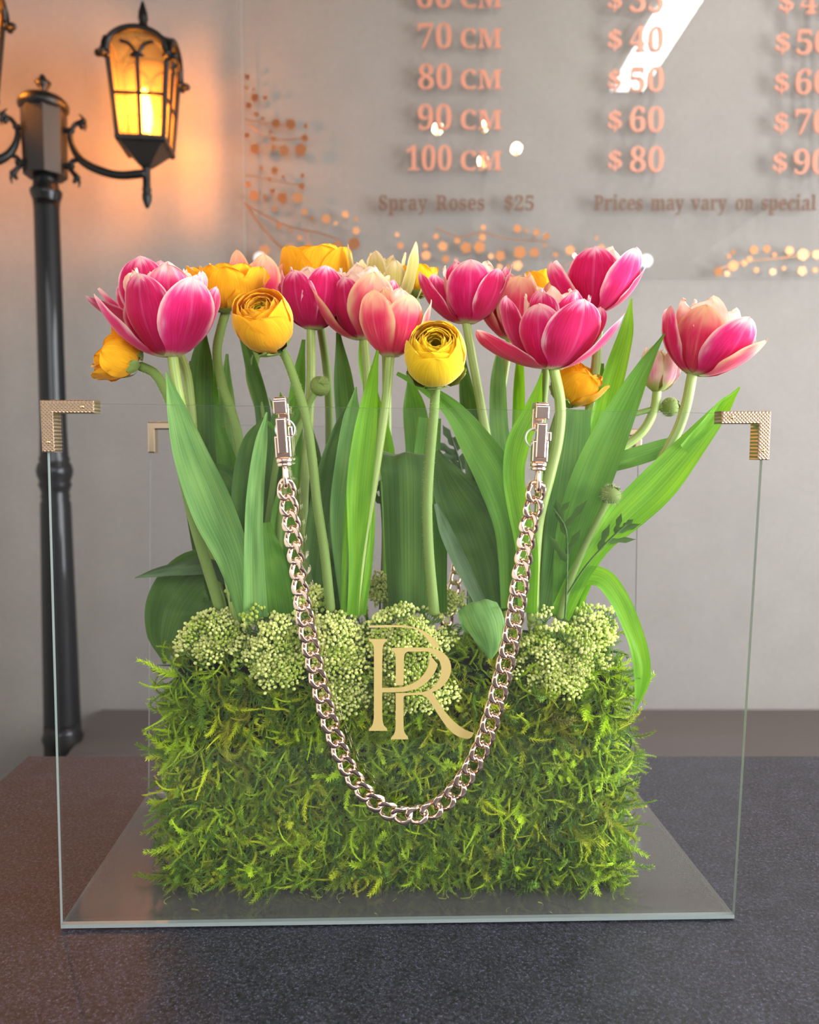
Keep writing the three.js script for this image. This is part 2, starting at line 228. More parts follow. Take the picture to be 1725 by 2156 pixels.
// ---------------------------------------------------------------- street lamp beside the wall
{
  const Z = -1.42, s = mpp(Z), t = thing('street_lamp', 'black street lamp post with scrolled arms and glowing amber lantern', 'street lamp', null, V(P(97, 400, Z).x, R.y0, Z));
  const O = t.position, y = (py) => P(97, py, Z).y - O.y, L = (px, py, dz = 0) => P(px, py, Z + dz).sub(O);
  const lathe = (pts, n = 28) => new THREE.LatheGeometry(pts.map(([r, h]) => new THREE.Vector2(Math.max(r, 0), h)), n);
  // post from the floor up: foot, shaft with its ring mouldings, neck
  const px = (r) => r * s;
  mesh('base', lathe([[0.001, 0], [0.052, 0], [0.052, 0.03], [0.05, 0.06], [0.048, 0.12], [0.046, y(1600)], [px(38), y(1590)], [px(38), y(1566)], [px(42), y(1552)], [px(38), y(1540)], [px(37), y(1520)], [0.001, y(1520)]]), M.black, t);
  mesh('pole', lathe([[px(37), y(1520)], [px(34), y(1300)], [px(30), y(1060)], [px(27), y(1052)], [px(29), y(1045)], [px(27), y(1038)], [px(29), y(1030)], [px(33), y(1020)], [px(30), y(1014)], [px(35), y(1000)], [px(36), y(990)], [px(33), y(978)], [px(29), y(972)], [px(31), y(966)], [px(28), y(960)], [px(26), y(900)], [px(24.5), y(440)], [px(26), y(425)], [px(0.1), y(425)]]), M.black, t);
  mesh('collar', lathe([[px(20), y(440)], [px(30), y(412)], [px(31), y(403)], [px(25), y(396)], [px(24), y(380)], [px(24), y(362)], [0.001, y(362)]]), M.black, t);
  mesh('head_block', new THREE.CylinderGeometry(px(44), px(42), y(232) - y(372), 8, 1).rotateY(Math.PI / 8).translate(0, (y(232) + y(372)) / 2, 0).toNonIndexed(), std({ color: 0x14110f, roughness: 0.42, metalness: 0.2, flatShading: true }), t);
  mesh('head_cap', lathe([[px(42), y(236)], [px(48), y(230)], [px(49), y(222)], [px(46), y(214)], [px(40), y(208)], [px(16), y(203)], [px(9), y(196)], [0, y(196)]]), M.bronze, t);
  mesh('finial', lathe([[px(12), y(205)], [px(8), y(198)], [px(7), y(190)], [px(12), y(182)], [px(16), y(174)], [px(9), y(168)], [px(5), y(160)], [0, y(155)]], 18), M.bronze, t);
  function arm(f) {                                       // f turns a pixel position of the right arm into a point
    const g = [];
    g.push(taperTube([f(172, 268), f(165, 258), f(154, 268), f(148, 285), f(153, 310), f(172, 338), f(205, 357), f(250, 369), f(300, 366)], (v) => s * lerp(5, 9, sstep(v, 0.1, 0.6)), 40, 8));
    g.push(taperTube([f(170, 335), f(152, 340), f(147, 352), f(154, 364), f(163, 374)], () => s * 5, 20, 8));
    for (const [x, yy] of [[176, 255], [163, 374]]) { g.push(taperTube([f(x - 6, yy + 8), f(x, yy - 4), f(x - 9, yy - 14)], (v) => s * lerp(4.5, 1.5, v), 10, 6)); g.push(taperTube([f(x - 4, yy), f(x + 4, yy + 8), f(x + 3, yy + 20)], (v) => s * lerp(5, 1.5, v), 10, 6)); g.push(new THREE.SphereGeometry(s * 6.5, 10, 8).translate(...f(x, yy).toArray())); }
    for (const yy of [275, 350]) g.push(tube([f(136, yy), f(152, yy)], s * 6, 4, 8));
    return merged(g);
  }
  mesh('arm', arm((x, yy) => L(x, yy, -0.02 * (x - 97) / 200)), M.bronze, t);
  mesh('arm', arm((x, yy) => { const q = L(x, yy); const k = q.x; return V(-k * 0.86, q.y, k * 0.34); }), M.bronze, t);
  // lantern
  function lantern(center, turn, lamp) {
    const g0 = new THREE.Group(); g0.name = 'lantern'; g0.position.copy(center); g0.rotation.y = turn; t.add(g0);
    const b = 0.052, q = 0.067, h = 0.182, e = 0.0105;     // half side below and above, height of the glass
    // hanger and lower cone
    mesh('hanger', lathe([[0, -0.145], [0.004, -0.142], [0.011, -0.125], [0.012, -0.112], [0.009, -0.104], [0.0125, -0.1], [0.0095, -0.095], [0.0095, -0.05], [0.013, -0.046], [0, -0.046]], 18), M.bronze, g0);
    mesh('lower_cup', merged([new THREE.CylinderGeometry(b * 1.36, 0.016, 0.046, 4, 1).rotateY(Math.PI / 4).translate(0, -0.024, 0).toNonIndexed(), rbox(b * 2 + 0.014, 0.012, b * 2 + 0.014, 0.003, 0, 0.003, 0)]), std({ color: 0x14100e, roughness: 0.45, flatShading: true }), g0);
    for (const [sx, sz] of [[1, 1], [1, -1], [-1, 1], [-1, -1]]) mesh('corner_bar', taperTube([V(sx * b, 0, sz * b), V(sx * q, h, sz * q)], () => e * 0.62, 4, 6), M.bronze, g0);
    const at = (k, v) => lerp(b, q, v);
    for (let k = 0; k < 4; k++) {
      const side = new THREE.Group(); side.rotation.y = k * Math.PI / 2;
      const face = (x, v, o = 0) => V(x * at(0, v), h * v, at(0, v) + o), arch = (x) => 1 + 0.3 * Math.sqrt(Math.max(0, 1 - x * x));
      const bake = (g) => g.applyMatrix4(new THREE.Matrix4().makeRotationY(k * Math.PI / 2));
      // pane, wavy, with an arched head
      const pos = [], idx = [], nx = 10, ny = 14;
      for (let j = 0; j <= ny; j++) for (let i = 0; i <= nx; i++) { const x = (i / nx) * 2 - 1, v = j / ny * arch(x * 0.97), wv = 0.0015 * noise(i * 0.9, j * 0.7, k * 5 + 1); const w = face(x, Math.min(v, 1.3), -0.003 + wv); pos.push(w.x, w.y, w.z); }
      for (let j = 0; j < ny; j++) for (let i = 0; i < nx; i++) { const a = j * (nx + 1) + i; idx.push(a, a + 1, a + nx + 1, a + 1, a + nx + 2, a + nx + 1); }
      const pg = new THREE.BufferGeometry(); pg.setAttribute('position', new THREE.Float32BufferAttribute(pos, 3)); pg.setIndex(idx); pg.computeVertexNormals();
      mesh('pane', bake(pg), M.amber, g0);
      mesh('glazing_bar', bake(merged([tube([face(0, 0), face(0, 1.02)], 0.005, 4, 6), tube([face(-1, 0.55), face(1, 0.55)], 0.004, 4, 6), tube([face(0, 1.0), face(-0.25, 1.13), face(-0.5, 1.16)], 0.0045, 8, 6), tube([face(0, 1.0), face(0.25, 1.13), face(0.5, 1.16)], 0.0045, 8, 6),
        new THREE.SphereGeometry(0.009, 10, 8).scale(1.9, 0.8, 0.6).translate(0, h * 1.0, at(0, 1)), ])), M.bronze, g0);
      const ap = []; for (let i = 0; i <= 16; i++) { const x = i / 8 - 1; ap.push(face(x * 1.02, arch(x) + 0.02, 0.004)); }
      mesh('arch_moulding', bake(merged([tube(ap, 0.0075, 32, 8), tube([face(-1.3, 0.99, 0.006), face(-0.98, 1.0, 0.006)], 0.0085, 4, 6), tube([face(1.3, 0.99, 0.006), face(0.98, 1.0, 0.006)], 0.0085, 4, 6)])), M.bronze, g0);
    }
    // curved roof: barrel gables running into a small dome
    const rp = [], ri = [], n = 24, m = 10;
    for (let j = 0; j <= m; j++) for (let i = 0; i <= n * 4; i++) {
      const v = j / m, f = Math.floor(i / n) % 4, x = (i % n) / n * 2 - 1, rise = 0.3 * h * Math.sqrt(Math.max(0, 1 - x * x));
      const w = lerp(q + 0.012, 0.014, v), yy = lerp(h * 1.02 + rise, h * 1.3 + 0.028, Math.pow(v, 0.75)), pt = V(x * w, yy, w).applyAxisAngle(V(0, 1, 0), f * Math.PI / 2); rp.push(pt.x, pt.y, pt.z);
    }
    for (let j = 0; j < m; j++) for (let i = 0; i < n * 4; i++) { const a = j * (n * 4 + 1) + i; ri.push(a, a + 1, a + n * 4 + 1, a + 1, a + n * 4 + 2, a + n * 4 + 1); }
    const rg = new THREE.BufferGeometry(); rg.setAttribute('position', new THREE.Float32BufferAttribute(rp, 3)); rg.setIndex(ri); rg.computeVertexNormals();
    mesh('roof', rg, M.bronze, g0);
    mesh('roof_finial', lathe([[0.02, h * 1.3 + 0.02], [0.02, h * 1.3 + 0.032], [0.011, h * 1.3 + 0.04], [0.012, h * 1.3 + 0.048], [0.009, h * 1.3 + 0.055], [0.012, h * 1.3 + 0.063], [0.0105, h * 1.3 + 0.078], [0.004, h * 1.3 + 0.1], [0, h * 1.3 + 0.108]], 18), M.bronze, g0);
    mesh('socket', lathe([[0.001, 0.004], [0.014, 0.004], [0.014, 0.03], [0.001, 0.032]], 14), M.white, g0);
    const bulb = mesh('bulb', lathe([[0.001, 0.03], [0.012, 0.034], [0.0175, 0.06], [0.018, 0.085], [0.013, 0.115], [0.005, 0.138], [0, 0.142]], 20), std({ color: 0xfff0c0, emissive: new THREE.Color(1, 0.6, 0.18), emissiveIntensity: 16, roughness: 0.3 }), g0);
    const l = new THREE.PointLight(new THREE.Color(1, 0.48, 0.13), lamp); l.name = 'lantern_bulb_light'; l.castShadow = true; l.shadow.radius = 1;
    l.position.copy(center).add(O).add(V(0, 0.085, 0)); scene.add(l);
    return bulb;
  }
  const c = L(308, 345, -0.045).add(V(0, 0.038, 0)); lantern(c, 0.1, 0.6);
  const c2 = P(-84, 192, Z + 0.09).sub(O); lantern(c2, 0.02, 0.6);
}

// ---------------------------------------------------------------- the acrylic bag: base, two panels, corner brackets, monogram
const baseTop = 0.0032, pt = 0.003;
const FBL = PY(128, 1955, 0.001), FBR = PY(1547, 1934, 0.001), BBL = PY(312, 1676, 0.001), BBR = PY(1334, 1664, 0.001);
const FTL = P(97, 848, FBL.z + 0.006), FTR = P(1612, 871, FBR.z + 0.008), BTL = P(316, 892, BBL.z - 0.006), BTR = P(1346, 907, BBR.z - 0.006);
function slab(a, b, c, d, th) {                           // quad a b c d (counter-clockwise seen from its front), th thick towards its back, edges and faces as two material groups
  const n = b.clone().sub(a).cross(d.clone().sub(a)).normalize().multiplyScalar(-th), f = [a, b, c, d], k = f.map((v) => v.clone().add(n)), pos = [], quad = (p, q, r, s) => { for (const v of [p, q, r, p, r, s]) pos.push(v.x, v.y, v.z); };
  quad(f[0], f[1], f[2], f[3]); quad(k[1], k[0], k[3], k[2]);
  for (let i = 0; i < 4; i++) { const j = (i + 1) % 4; quad(k[i], k[j], f[j], f[i]); }
  const g = new THREE.BufferGeometry(); g.setAttribute('position', new THREE.Float32BufferAttribute(pos, 3)); g.computeVertexNormals(); g.addGroup(0, 12, 0); g.addGroup(12, 24, 1); return g;
}
function panelFrame(bl, br, tl) {                         // axes of a panel: along its bottom, up, out of its face
  const x = br.clone().sub(bl).normalize(), n = x.clone().cross(tl.clone().sub(bl)).normalize(), y = n.clone().cross(x); return { o: bl, x, y, n };
}
function onPanel(f, px, py, out = 0) { const d = ray(px, py), t = f.o.clone().sub(CAM).dot(f.n) / d.dot(f.n); return d.multiplyScalar(t).add(CAM).addScaledVector(f.n, out); }
const FR = panelFrame(FBL, FBR, FTL), BK = panelFrame(BBL, BBR, BTL);
const bag = thing('acrylic_flower_box', 'clear acrylic handbag-shaped flower box with gold corner brackets', 'flower box');
{
  const baseM = phys({ color: new THREE.Color(0.62, 0.59, 0.57), roughness: 0.05, transmission: 0.86, thickness: 0, ior: 1.49 });
  const lift = (v) => v.clone().setY(baseTop), mats = [M.acrylic, M.acrylicEdge];
  mesh('base_plate', slab(lift(FBL), lift(FBR), lift(BBR), lift(BBL), 0.0022), [baseM, M.acrylicEdge], bag);
  mesh('front_panel', slab(lift(FBL), lift(FBR), FTR, FTL, pt), mats, bag);
  mesh('back_panel', slab(lift(BBL), lift(BBR), BTR, BTL, pt), mats, bag);
  const knurl = canvasTex(256, 256, (x, y) => { const v = 128 + 120 * Math.max(Math.abs(((x * 10 + y * 10) % 1) - 0.5), Math.abs(((x * 10 - y * 10 + 20) % 1) - 0.5)) * 2 - 90; return [v, v, v]; }, false);
  const knurled = std({ color: new THREE.Color(0.5, 0.35, 0.23), roughness: 0.36, metalness: 0.95, bumpMap: knurl, bumpScale: 0.0009 });
  function bracket(corner, fr, dx, arm, wd, dep, mat, screws) {       // an L that clasps a corner; dx: +1 left corner, -1 right corner
    const sh = new THREE.Shape([[0, 0], [arm, 0], [arm, -wd], [wd, -wd], [wd, -arm * 0.97], [0, -arm * 0.97]].map(([a, b]) => new THREE.Vector2(a, b)));
    const g = new THREE.ExtrudeGeometry(sh, { depth: dep, bevelEnabled: true, bevelSize: 0.0009, bevelThickness: 0.0009, bevelOffset: -0.0009, bevelSegments: 3 }).translate(0, 0, -dep + 0.0025);
    const p = g.attributes.position, uv = g.attributes.uv; for (let i = 0; i < p.count; i++) uv.setXY(i, p.getX(i) / 0.02, p.getY(i) / 0.02);
    const m = mesh('corner_bracket', g, mat, bag);
    m.matrixAutoUpdate = true; const b = new THREE.Matrix4().makeBasis(fr.x.clone().multiplyScalar(dx), fr.y, dx > 0 ? fr.n : fr.n); m.geometry.applyMatrix4(b.setPosition(corner));
    if (dx < 0) { const ix = m.geometry.index; if (!ix) { const pa = m.geometry.attributes; for (const k of Object.keys(pa)) { const A = pa[k], n = A.itemSize; for (let i = 0; i < A.count; i += 3) for (let c = 0; c < n; c++) { const t0 = A.array[i * n + c]; A.array[i * n + c] = A.array[(i + 2) * n + c]; A.array[(i + 2) * n + c] = t0; } } } }
    if (screws) for (const [sx, sy] of [[arm * 0.78, -wd * 0.5], [wd * 0.55, -arm * 0.78]]) { const sc = mesh('screw', new THREE.SphereGeometry(0.0011, 12, 8, 0, 7, 0, Math.PI / 2).rotateX(Math.PI / 2), M.gold, m); sc.position.copy(corner).addScaledVector(fr.x, dx * sx).addScaledVector(fr.y, sy).addScaledVector(fr.n, 0.0032); sc.scale.set(1, 1, 0.6); }
    return m;
  }
  const mf = mpp(0);
  bracket(onPanel(FR, 89, 843), FR, 1, 108 * mf, 26 * mf, 0.0085, knurled, true);
  bracket(onPanel(FR, 1619, 866), FR, -1, 104 * mf, 26 * mf, 0.0085, knurled, true);
  bracket(onPanel(BK, 313, 889), BK, 1, 0.025, 0.0058, 0.007, M.paleGold, false);
  bracket(onPanel(BK, 1350, 903), BK, -1, 0.025, 0.0058, 0.007, M.paleGold, false);
  // monogram, cut from gold sheet
  const at = (X, Y) => onPanel(FR, 760 + X / 6.635, 1290 + Y / 6.635, 0.0004), o = at(0, 0), ex = at(1000, 0).sub(o).divideScalar(1000), ey = at(0, 1000).sub(o).divideScalar(-1000);
  const S1 = new THREE.Shape(); S1.moveTo(110, -362); S1.lineTo(372, -362); S1.bezierCurveTo(372, -392, 345, -395, 330, -415); S1.bezierCurveTo(305, -450, 303, -500, 303, -560); S1.lineTo(300, -1045); S1.bezierCurveTo(450, -1045, 560, -1045, 640, -1020); S1.bezierCurveTo(820, -960, 960, -830, 972, -590); S1.lineTo(1080, -715); S1.bezierCurveTo(1030, -900, 880, -1060, 650, -1090); S1.bezierCurveTo(550, -1106, 420, -1105, 300, -1105); S1.lineTo(303, -1400); S1.bezierCurveTo(305, -1500, 310, -1560, 335, -1590); S1.bezierCurveTo(355, -1612, 372, -1612, 372, -1650); S1.lineTo(112, -1650); S1.bezierCurveTo(112, -1612, 135, -1612, 150, -1590); S1.bezierCurveTo(178, -1555, 185, -1480, 185, -1400); S1.lineTo(185, -560); S1.bezierCurveTo(183, -480, 180, -440, 155, -412); S1.bezierCurveTo(140, -395, 112, -392, 110, -362);
  const S2 = new THREE.Shape(); S2.moveTo(110, -178); S2.bezierCurveTo(300, -168, 520, -163, 650, -180); S2.bezierCurveTo(850, -205, 1050, -330, 1108, -487); S2.lineTo(1000, -467); S2.bezierCurveTo(930, -340, 830, -230, 690, -203); S2.bezierCurveTo(560, -190, 300, -198, 110, -200);
  const S3 = new THREE.Shape(); S3.moveTo(427, -490); S3.lineTo(600, -484); S3.bezierCurveTo(750, -478, 920, -478, 1000, -492); S3.bezierCurveTo(1190, -530, 1270, -650, 1270, -780); S3.bezierCurveTo(1265, -930, 1150, -1060, 1005, -1102); S3.bezierCurveTo(1080, -1250, 1320, -1630, 1600, -1690); S3.bezierCurveTo(1580, -1730, 1560, -1765, 1520, -1768); S3.bezierCurveTo(1300, -1760, 1200, -1580, 1090, -1420); S3.bezierCurveTo(1000, -1280, 940, -1150, 850, -1140); S3.lineTo(650, -1148); S3.bezierCurveTo(610, -1150, 602, -1165, 602, -1210); S3.lineTo(603, -1540); S3.bezierCurveTo(605, -1640, 612, -1685, 640, -1712); S3.bezierCurveTo(655, -1730, 670, -1738, 670, -1772); S3.lineTo(425, -1772); S3.bezierCurveTo(425, -1738, 445, -1730, 460, -1712); S3.bezierCurveTo(485, -1680, 492, -1620, 492, -1540); S3.lineTo(492, -1120); S3.bezierCurveTo(640, -1120, 780, -1118, 860, -1108); S3.bezierCurveTo(1040, -1080, 1130, -920, 1130, -780); S3.bezierCurveTo(1130, -650, 1030, -560, 930, -535); S3.lineTo(690, -532); S3.bezierCurveTo(620, -535, 607, -570, 605, -640); S3.lineTo(602, -1005); S3.lineTo(492, -1005); S3.lineTo(490, -640); S3.bezierCurveTo(487, -570, 470, -535, 450, -522); S3.bezierCurveTo(440, -515, 427, -515, 427, -490);
  const g = new THREE.ExtrudeGeometry([S1, S2, S3], { depth: 4, bevelEnabled: false, curveSegments: 14 });
  g.applyMatrix4(new THREE.Matrix4().makeBasis(ex, ey, FR.n.clone().multiplyScalar(0.0002)).setPosition(o));
  mesh('monogram', g, M.goldFoil, bag, 'gold interlaced double R monogram on the front panel');
  for (const [x, y] of [[600, 904], [1128, 922]]) { const r = mesh('hole_rim', new THREE.TorusGeometry(20 * mf, 0.0005, 8, 32), M.steel, bag); r.position.copy(onPanel(FR, x, y, -0.0012)); }
}

// ---------------------------------------------------------------- gold chain handle
{
  const t = thing('chain_handle', 'rose gold curb chain handle hanging from two clasps over the front panel', 'chain', null, V(0, 0, 0));
  const out = 0.0052, path = [[604, 1012], [611, 1060], [620, 1125], [630, 1200], [641, 1270], [654, 1340], [668, 1405], [684, 1470], [704, 1535], [728, 1595], [757, 1645], [795, 1683], [838, 1705], [880, 1706], [920, 1690], [958, 1656], [990, 1610], [1016, 1556], [1036, 1495], [1053, 1430], [1067, 1370], [1080, 1305], [1090, 1240], [1100, 1170], [1111, 1105], [1121, 1060], [1127, 1018]];
  const c = new THREE.CatmullRomCurve3(path.map(([x, y]) => onPanel(FR, x, y, out)), false, 'centripetal'); c.arcLengthDivisions = 800;
  const LEN = c.getLength(), pitch = 0.0089, n = Math.round(LEN / pitch), a = 0.0054, b = 0.0044, wire = 0.00152;
  class Link extends THREE.Curve { getPoint(v, q = V()) { const s = v * Math.PI * 2; return q.set(Math.cos(s) * b * (1 - 0.08 * Math.cos(2 * s)), Math.sin(s) * a, Math.sin(2 * s + 0.2) * 0.0017); } }
  const lg = new THREE.TubeGeometry(new Link(), 40, wire, 9, true), lp = lg.attributes.position;
  for (let i = 0; i < lp.count; i++) { const z = lp.getZ(i), lim = 0.0021; if (Math.abs(z) > lim) lp.setZ(i, Math.sign(z) * (lim + (Math.abs(z) - lim) * 0.12)); }   // filed flat front and back, as curb links are
  lg.computeVertexNormals();
  const q = V(), tn = V(), m4 = new THREE.Matrix4(), r = rng(11);
  for (let i = 0; i < n; i++) {
    const u = (i + 0.5) / n; c.getPointAt(u, q); c.getTangentAt(u, tn);
    const side = tn.clone().cross(FR.n).normalize(), nn = side.clone().cross(tn).normalize(), m = mesh('link', lg, M.roseGold, t);
    m4.makeBasis(side, tn.clone(), nn); m.quaternion.setFromRotationMatrix(m4); m.position.copy(q);
    const u2 = i / n; m.rotateY((u2 < 0.5 ? 1 : -1) * (0.18 + 0.5 * Math.exp(-Math.pow((Math.min(u2, 1 - u2) - 0.1) / 0.05, 2))) + (r() - 0.5) * 0.16); m.rotateZ((r() - 0.5) * 0.12);
  }
  function clasp(x0, y0, x1, y1, name) {                  // top and bottom pixels of a clasp
    const A = onPanel(FR, x0, y0, 0.006), B = onPanel(FR, x1, y1, out), len = A.distanceTo(B), k = new THREE.Group(); k.name = name; t.add(k);
    const up = A.clone().sub(B).normalize(), sx = up.clone().cross(FR.n).normalize(), nz = sx.clone().cross(up); k.quaternion.setFromRotationMatrix(m4.makeBasis(sx, up, nz)); k.position.copy(B);
    // from the bottom: loop, swivel collar, lever body, hook over the panel
    mesh('loop', new THREE.TubeGeometry(new THREE.CatmullRomCurve3([V(0, -0.001, 0), V(0.0002, 0.0012, 0.0026), V(0, len * 0.12, 0.0028), V(0, len * 0.23, 0.0012), V(0, len * 0.23, -0.0012), V(0, len * 0.12, -0.0028), V(-0.0002, 0.0012, -0.0026)], true), 40, 0.0013, 8, true), M.roseGold, k);
    mesh('swivel_collar', new THREE.LatheGeometry([[0, 0.225], [0.0034, 0.225], [0.0042, 0.235], [0.0042, 0.262], [0.0034, 0.268], [0.0046, 0.275], [0.0046, 0.315], [0.0036, 0.325], [0, 0.325]].map(([rr, h]) => new THREE.Vector2(rr, h * len)), 20), M.roseGold, k);
    mesh('body', merged([rbox(0.0088, len * 0.27, 0.0068, 0.0012, 0, len * 0.455, 0), rbox(0.0056, len * 0.42, 0.0052, 0.0012, 0, len * 0.58, 0.0022)]), M.roseGold, k);
    mesh('hook', merged([rbox(0.0076, len * 0.17, 0.005, 0.0011, 0, len * 0.91, 0.0012), rbox(0.0072, 0.004, 0.014, 0.0014, 0, len * 0.985, -0.005), rbox(0.0064, len * 0.3, 0.003, 0.001, 0, len * 0.84, -0.0106)]), M.roseGold, k);
    mesh('lever', rbox(0.0024, len * 0.12, 0.003, 0.0008, 0.0046, len * 0.63, 0.001), M.roseGold, k);
  }
  clasp(593, 842, 606, 1022, 'clasp'); clasp(1137, 853, 1128, 1030, 'clasp');
  // its twin on the back panel, glimpsed between the stems
  const frame = (f, br, sgn, off) => new THREE.Matrix4().makeBasis(f.x.clone().multiplyScalar(sgn), f.y, f.n.clone().multiplyScalar(sgn)).setPosition(f.o.clone().lerp(br, 0.5).addScaledVector(f.n, off));
  const twin = t.clone(); twin.name = numbered('chain_handle'); twin.userData = { label: 'rose gold chain handle on the back panel, glimpsed between the stems', category: 'chain' };
  twin.applyMatrix4(frame(BK, BBR, -1, -pt).multiply(frame(FR, FBR, 1, 0).invert())); scene.add(twin);
}

// ---------------------------------------------------------------- moss block
const ZM0 = -0.045, ZM1 = -0.148, XM0 = P(378, 1640, ZM0).x, XM1 = P(1290, 1640, ZM0).x, YM1 = P(830, 1415, ZM0).y;
{
  const t = thing('moss_block', 'rectangular block of shaggy green moss standing inside the acrylic box', 'moss'); t.userData.kind = 'stuff';
  const r = rng(21), cg = new THREE.BoxGeometry(XM1 - XM0, YM1 - baseTop, ZM0 - ZM1, 40, 20, 16).translate((XM0 + XM1) / 2, (YM1 + baseTop) / 2 + 0.001, (ZM0 + ZM1) / 2), p = cg.attributes.position;
  for (let i = 0; i < p.count; i++) { const x = p.getX(i), y = p.getY(i), z = p.getZ(i), k = 0.006; p.setXYZ(i, x + noise(x * 40, y * 40, z * 40) * k, Math.max(baseTop + 0.0005, y + (y > baseTop + 0.004 ? noise(x * 40 + 9, y * 40, z * 40) * k : 0)), z + noise(x * 40, y * 40 + 9, z * 40) * k); }
  cg.computeVertexNormals();
  mesh('soil_core', cg, std({ color: 0x161a0a, roughness: 0.95 }), t);
  // one frond: a bent stem clad in small leaflets; unit length along +y
  function frond(seed, bend, leaf, count, thick) {
    const q = rng(seed), pts = []; let a = 0; const v = V();
    for (let i = 0; i <= 5; i++) { pts.push(v.clone()); a += bend * (0.5 + q()) / 5; v.add(V(Math.sin(a) * 0.2, Math.cos(a) * 0.2, (q() - 0.5) * 0.12)); }
    const c = new THREE.CatmullRomCurve3(pts), pos = [], tri = (x, y, z) => pos.push(x.x, x.y, x.z, y.x, y.y, y.z, z.x, z.y, z.z), ring = (u, rr) => { const o = c.getPoint(u); return [0, 1, 2, 3].map((k) => o.clone().add(V(Math.cos(k * 1.571) * rr, 0, Math.sin(k * 1.571) * rr))); };
    let p0 = ring(0, thick);
    for (let i = 1; i <= 8; i++) { const p1 = ring(i / 8, thick * (1 - 0.75 * i / 8)); for (let k = 0; k < 4; k++) { const n = (k + 1) % 4; tri(p0[k], p1[k], p0[n]); tri(p0[n], p1[k], p1[n]); } p0 = p1; }
    for (let i = 0; i < count; i++) {
      const u = 0.05 + 0.95 * i / count, o = c.getPoint(u), tg = c.getTangent(u), ph = i * 2.4, s = V(Math.cos(ph), 0, Math.sin(ph)).cross(tg).normalize(), L = leaf * (1.1 - 0.6 * u) * (0.7 + 0.6 * q());
      const tip = o.clone().addScaledVector(s, L).addScaledVector(tg, L * 0.9), w = s.clone().cross(tg).multiplyScalar(L * 0.22), mid = o.clone().addScaledVector(s, L * 0.4).addScaledVector(tg, L * 0.25);
      tri(o, mid.clone().add(w), tip); tri(o, tip, mid.clone().sub(w));
    }
    const g = new THREE.BufferGeometry(); g.setAttribute('position', new THREE.Float32BufferAttribute(pos, 3)); g.computeVertexNormals(); return g;
  }
  const shapes = [frond(1, 1.0, 0.075, 90, 0.042), frond(2, 1.8, 0.065, 90, 0.046), frond(3, 2.8, 0.055, 80, 0.05), frond(4, 1.1, 0.12, 90, 0.026), frond(5, 2.3, 0.075, 90, 0.038)];
  const counts = [2100, 2100, 1900, 1900, 1900], mm = phys({ color: 0xffffff, roughness: 0.85, transmission: 0.25, thickness: 0 }), m = new THREE.Matrix4(), qn = new THREE.Quaternion(), Yv = V(0, 1, 0), col = new THREE.Color();
  const hues = [[0.3, 0.45, 0.006], [0.42, 0.57, 0.008], [0.14, 0.27, 0.006], [0.56, 0.62, 0.012], [0.36, 0.36, 0.02]];
  shapes.forEach((g, si) => {
    const im = new THREE.InstancedMesh(g, mm, counts[si]); im.name = 'moss_fronds'; im.userData.kind = 'stuff'; im.castShadow = im.receiveShadow = true; t.add(im);
    for (let i = 0; i < counts[si]; i++) {
      const face = r(); let pos, nrm; const e = 0.002;
      if (face < 0.56) { pos = V(lerp(XM0, XM1, r()), lerp(baseTop, YM1, r()), ZM0 + e); nrm = V(0, 0, 1); }
      else if (face < 0.68) { pos = V(XM0 - e, lerp(baseTop, YM1, r()), lerp(ZM1, ZM0, r())); nrm = V(-1, 0, 0.1); }
      else if (face < 0.8) { pos = V(XM1 + e, lerp(baseTop, YM1, r()), lerp(ZM1, ZM0, r())); nrm = V(1, 0, 0.1); }
      else if (face < 0.92) { pos = V(lerp(XM0, XM1, r()), YM1, lerp(ZM1, ZM0, r())); nrm = V(0, 1, 0.1); }
      else { pos = V(lerp(XM0, XM1, r()), baseTop + 0.006 * r(), ZM0 + e); nrm = V(0, 0.1, 1); }
      const patch = noise(pos.x * 22, pos.y * 22, pos.z * 22 + 7), low = 1 - pos.y / YM1;
      const dir = nrm.clone().multiplyScalar(0.35 + r() * 0.45).add(V((r() - 0.5) * 1.9, (r() - 0.5) * 1.7 - 0.4 * (nrm.y < 0.5 ? 1 : 0), (r() - 0.5) * 0.7));
      if (pos.y < 0.02 && dir.y < 0) dir.y *= 0.3;
      dir.normalize(); qn.setFromUnitVectors(Yv, dir).multiply(new THREE.Quaternion().setFromAxisAngle(Yv, r() * 6.28));
      const len = lerp(0.014, 0.036, Math.pow(r(), 1.2)), w = len * lerp(0.55, 0.95, r());
      pos.addScaledVector(nrm, -0.003 * r()); if (pos.y + dir.y * len < baseTop + 0.002) pos.y = baseTop + 0.002 - Math.min(0, dir.y) * len;
      im.setMatrixAt(i, m.compose(pos, qn, V(w, len, w)));
      let h = hues[clamp(Math.floor((patch + 0.5) * 3 + r() * 2.2 - 0.6), 0, 4)]; const b = 0.5 + Math.pow(r(), 1.3) * 1.0; im.setColorAt(i, col.setRGB(h[0] * b, h[1] * b, h[2] * b));
    }
  });
  // the loose tuft that sticks out on the right, and crumbs of moss on the base plate
  const ti = new THREE.InstancedMesh(shapes[0], mm, 34); ti.name = 'moss_tuft'; ti.userData.kind = 'stuff'; ti.castShadow = true; t.add(ti);
  for (let i = 0; i < 34; i++) {
    const a = P(1285 + r() * 20, 1590 + r() * 50, ZM0 - 0.02 - r() * 0.03), b = P(1345 + r() * 40, 1555 + r() * 50, ZM0 - 0.01 - r() * 0.04), d = b.clone().sub(a), len = d.length() * (0.7 + 0.5 * r()); d.normalize();
    ti.setMatrixAt(i, m.compose(a, qn.setFromUnitVectors(Yv, d), V(len * 0.45, len, len * 0.45))); ti.setColorAt(i, r() < 0.5 ? col.setRGB(0.34, 0.5, 0.012) : col.setRGB(0.2, 0.36, 0.01));
  }
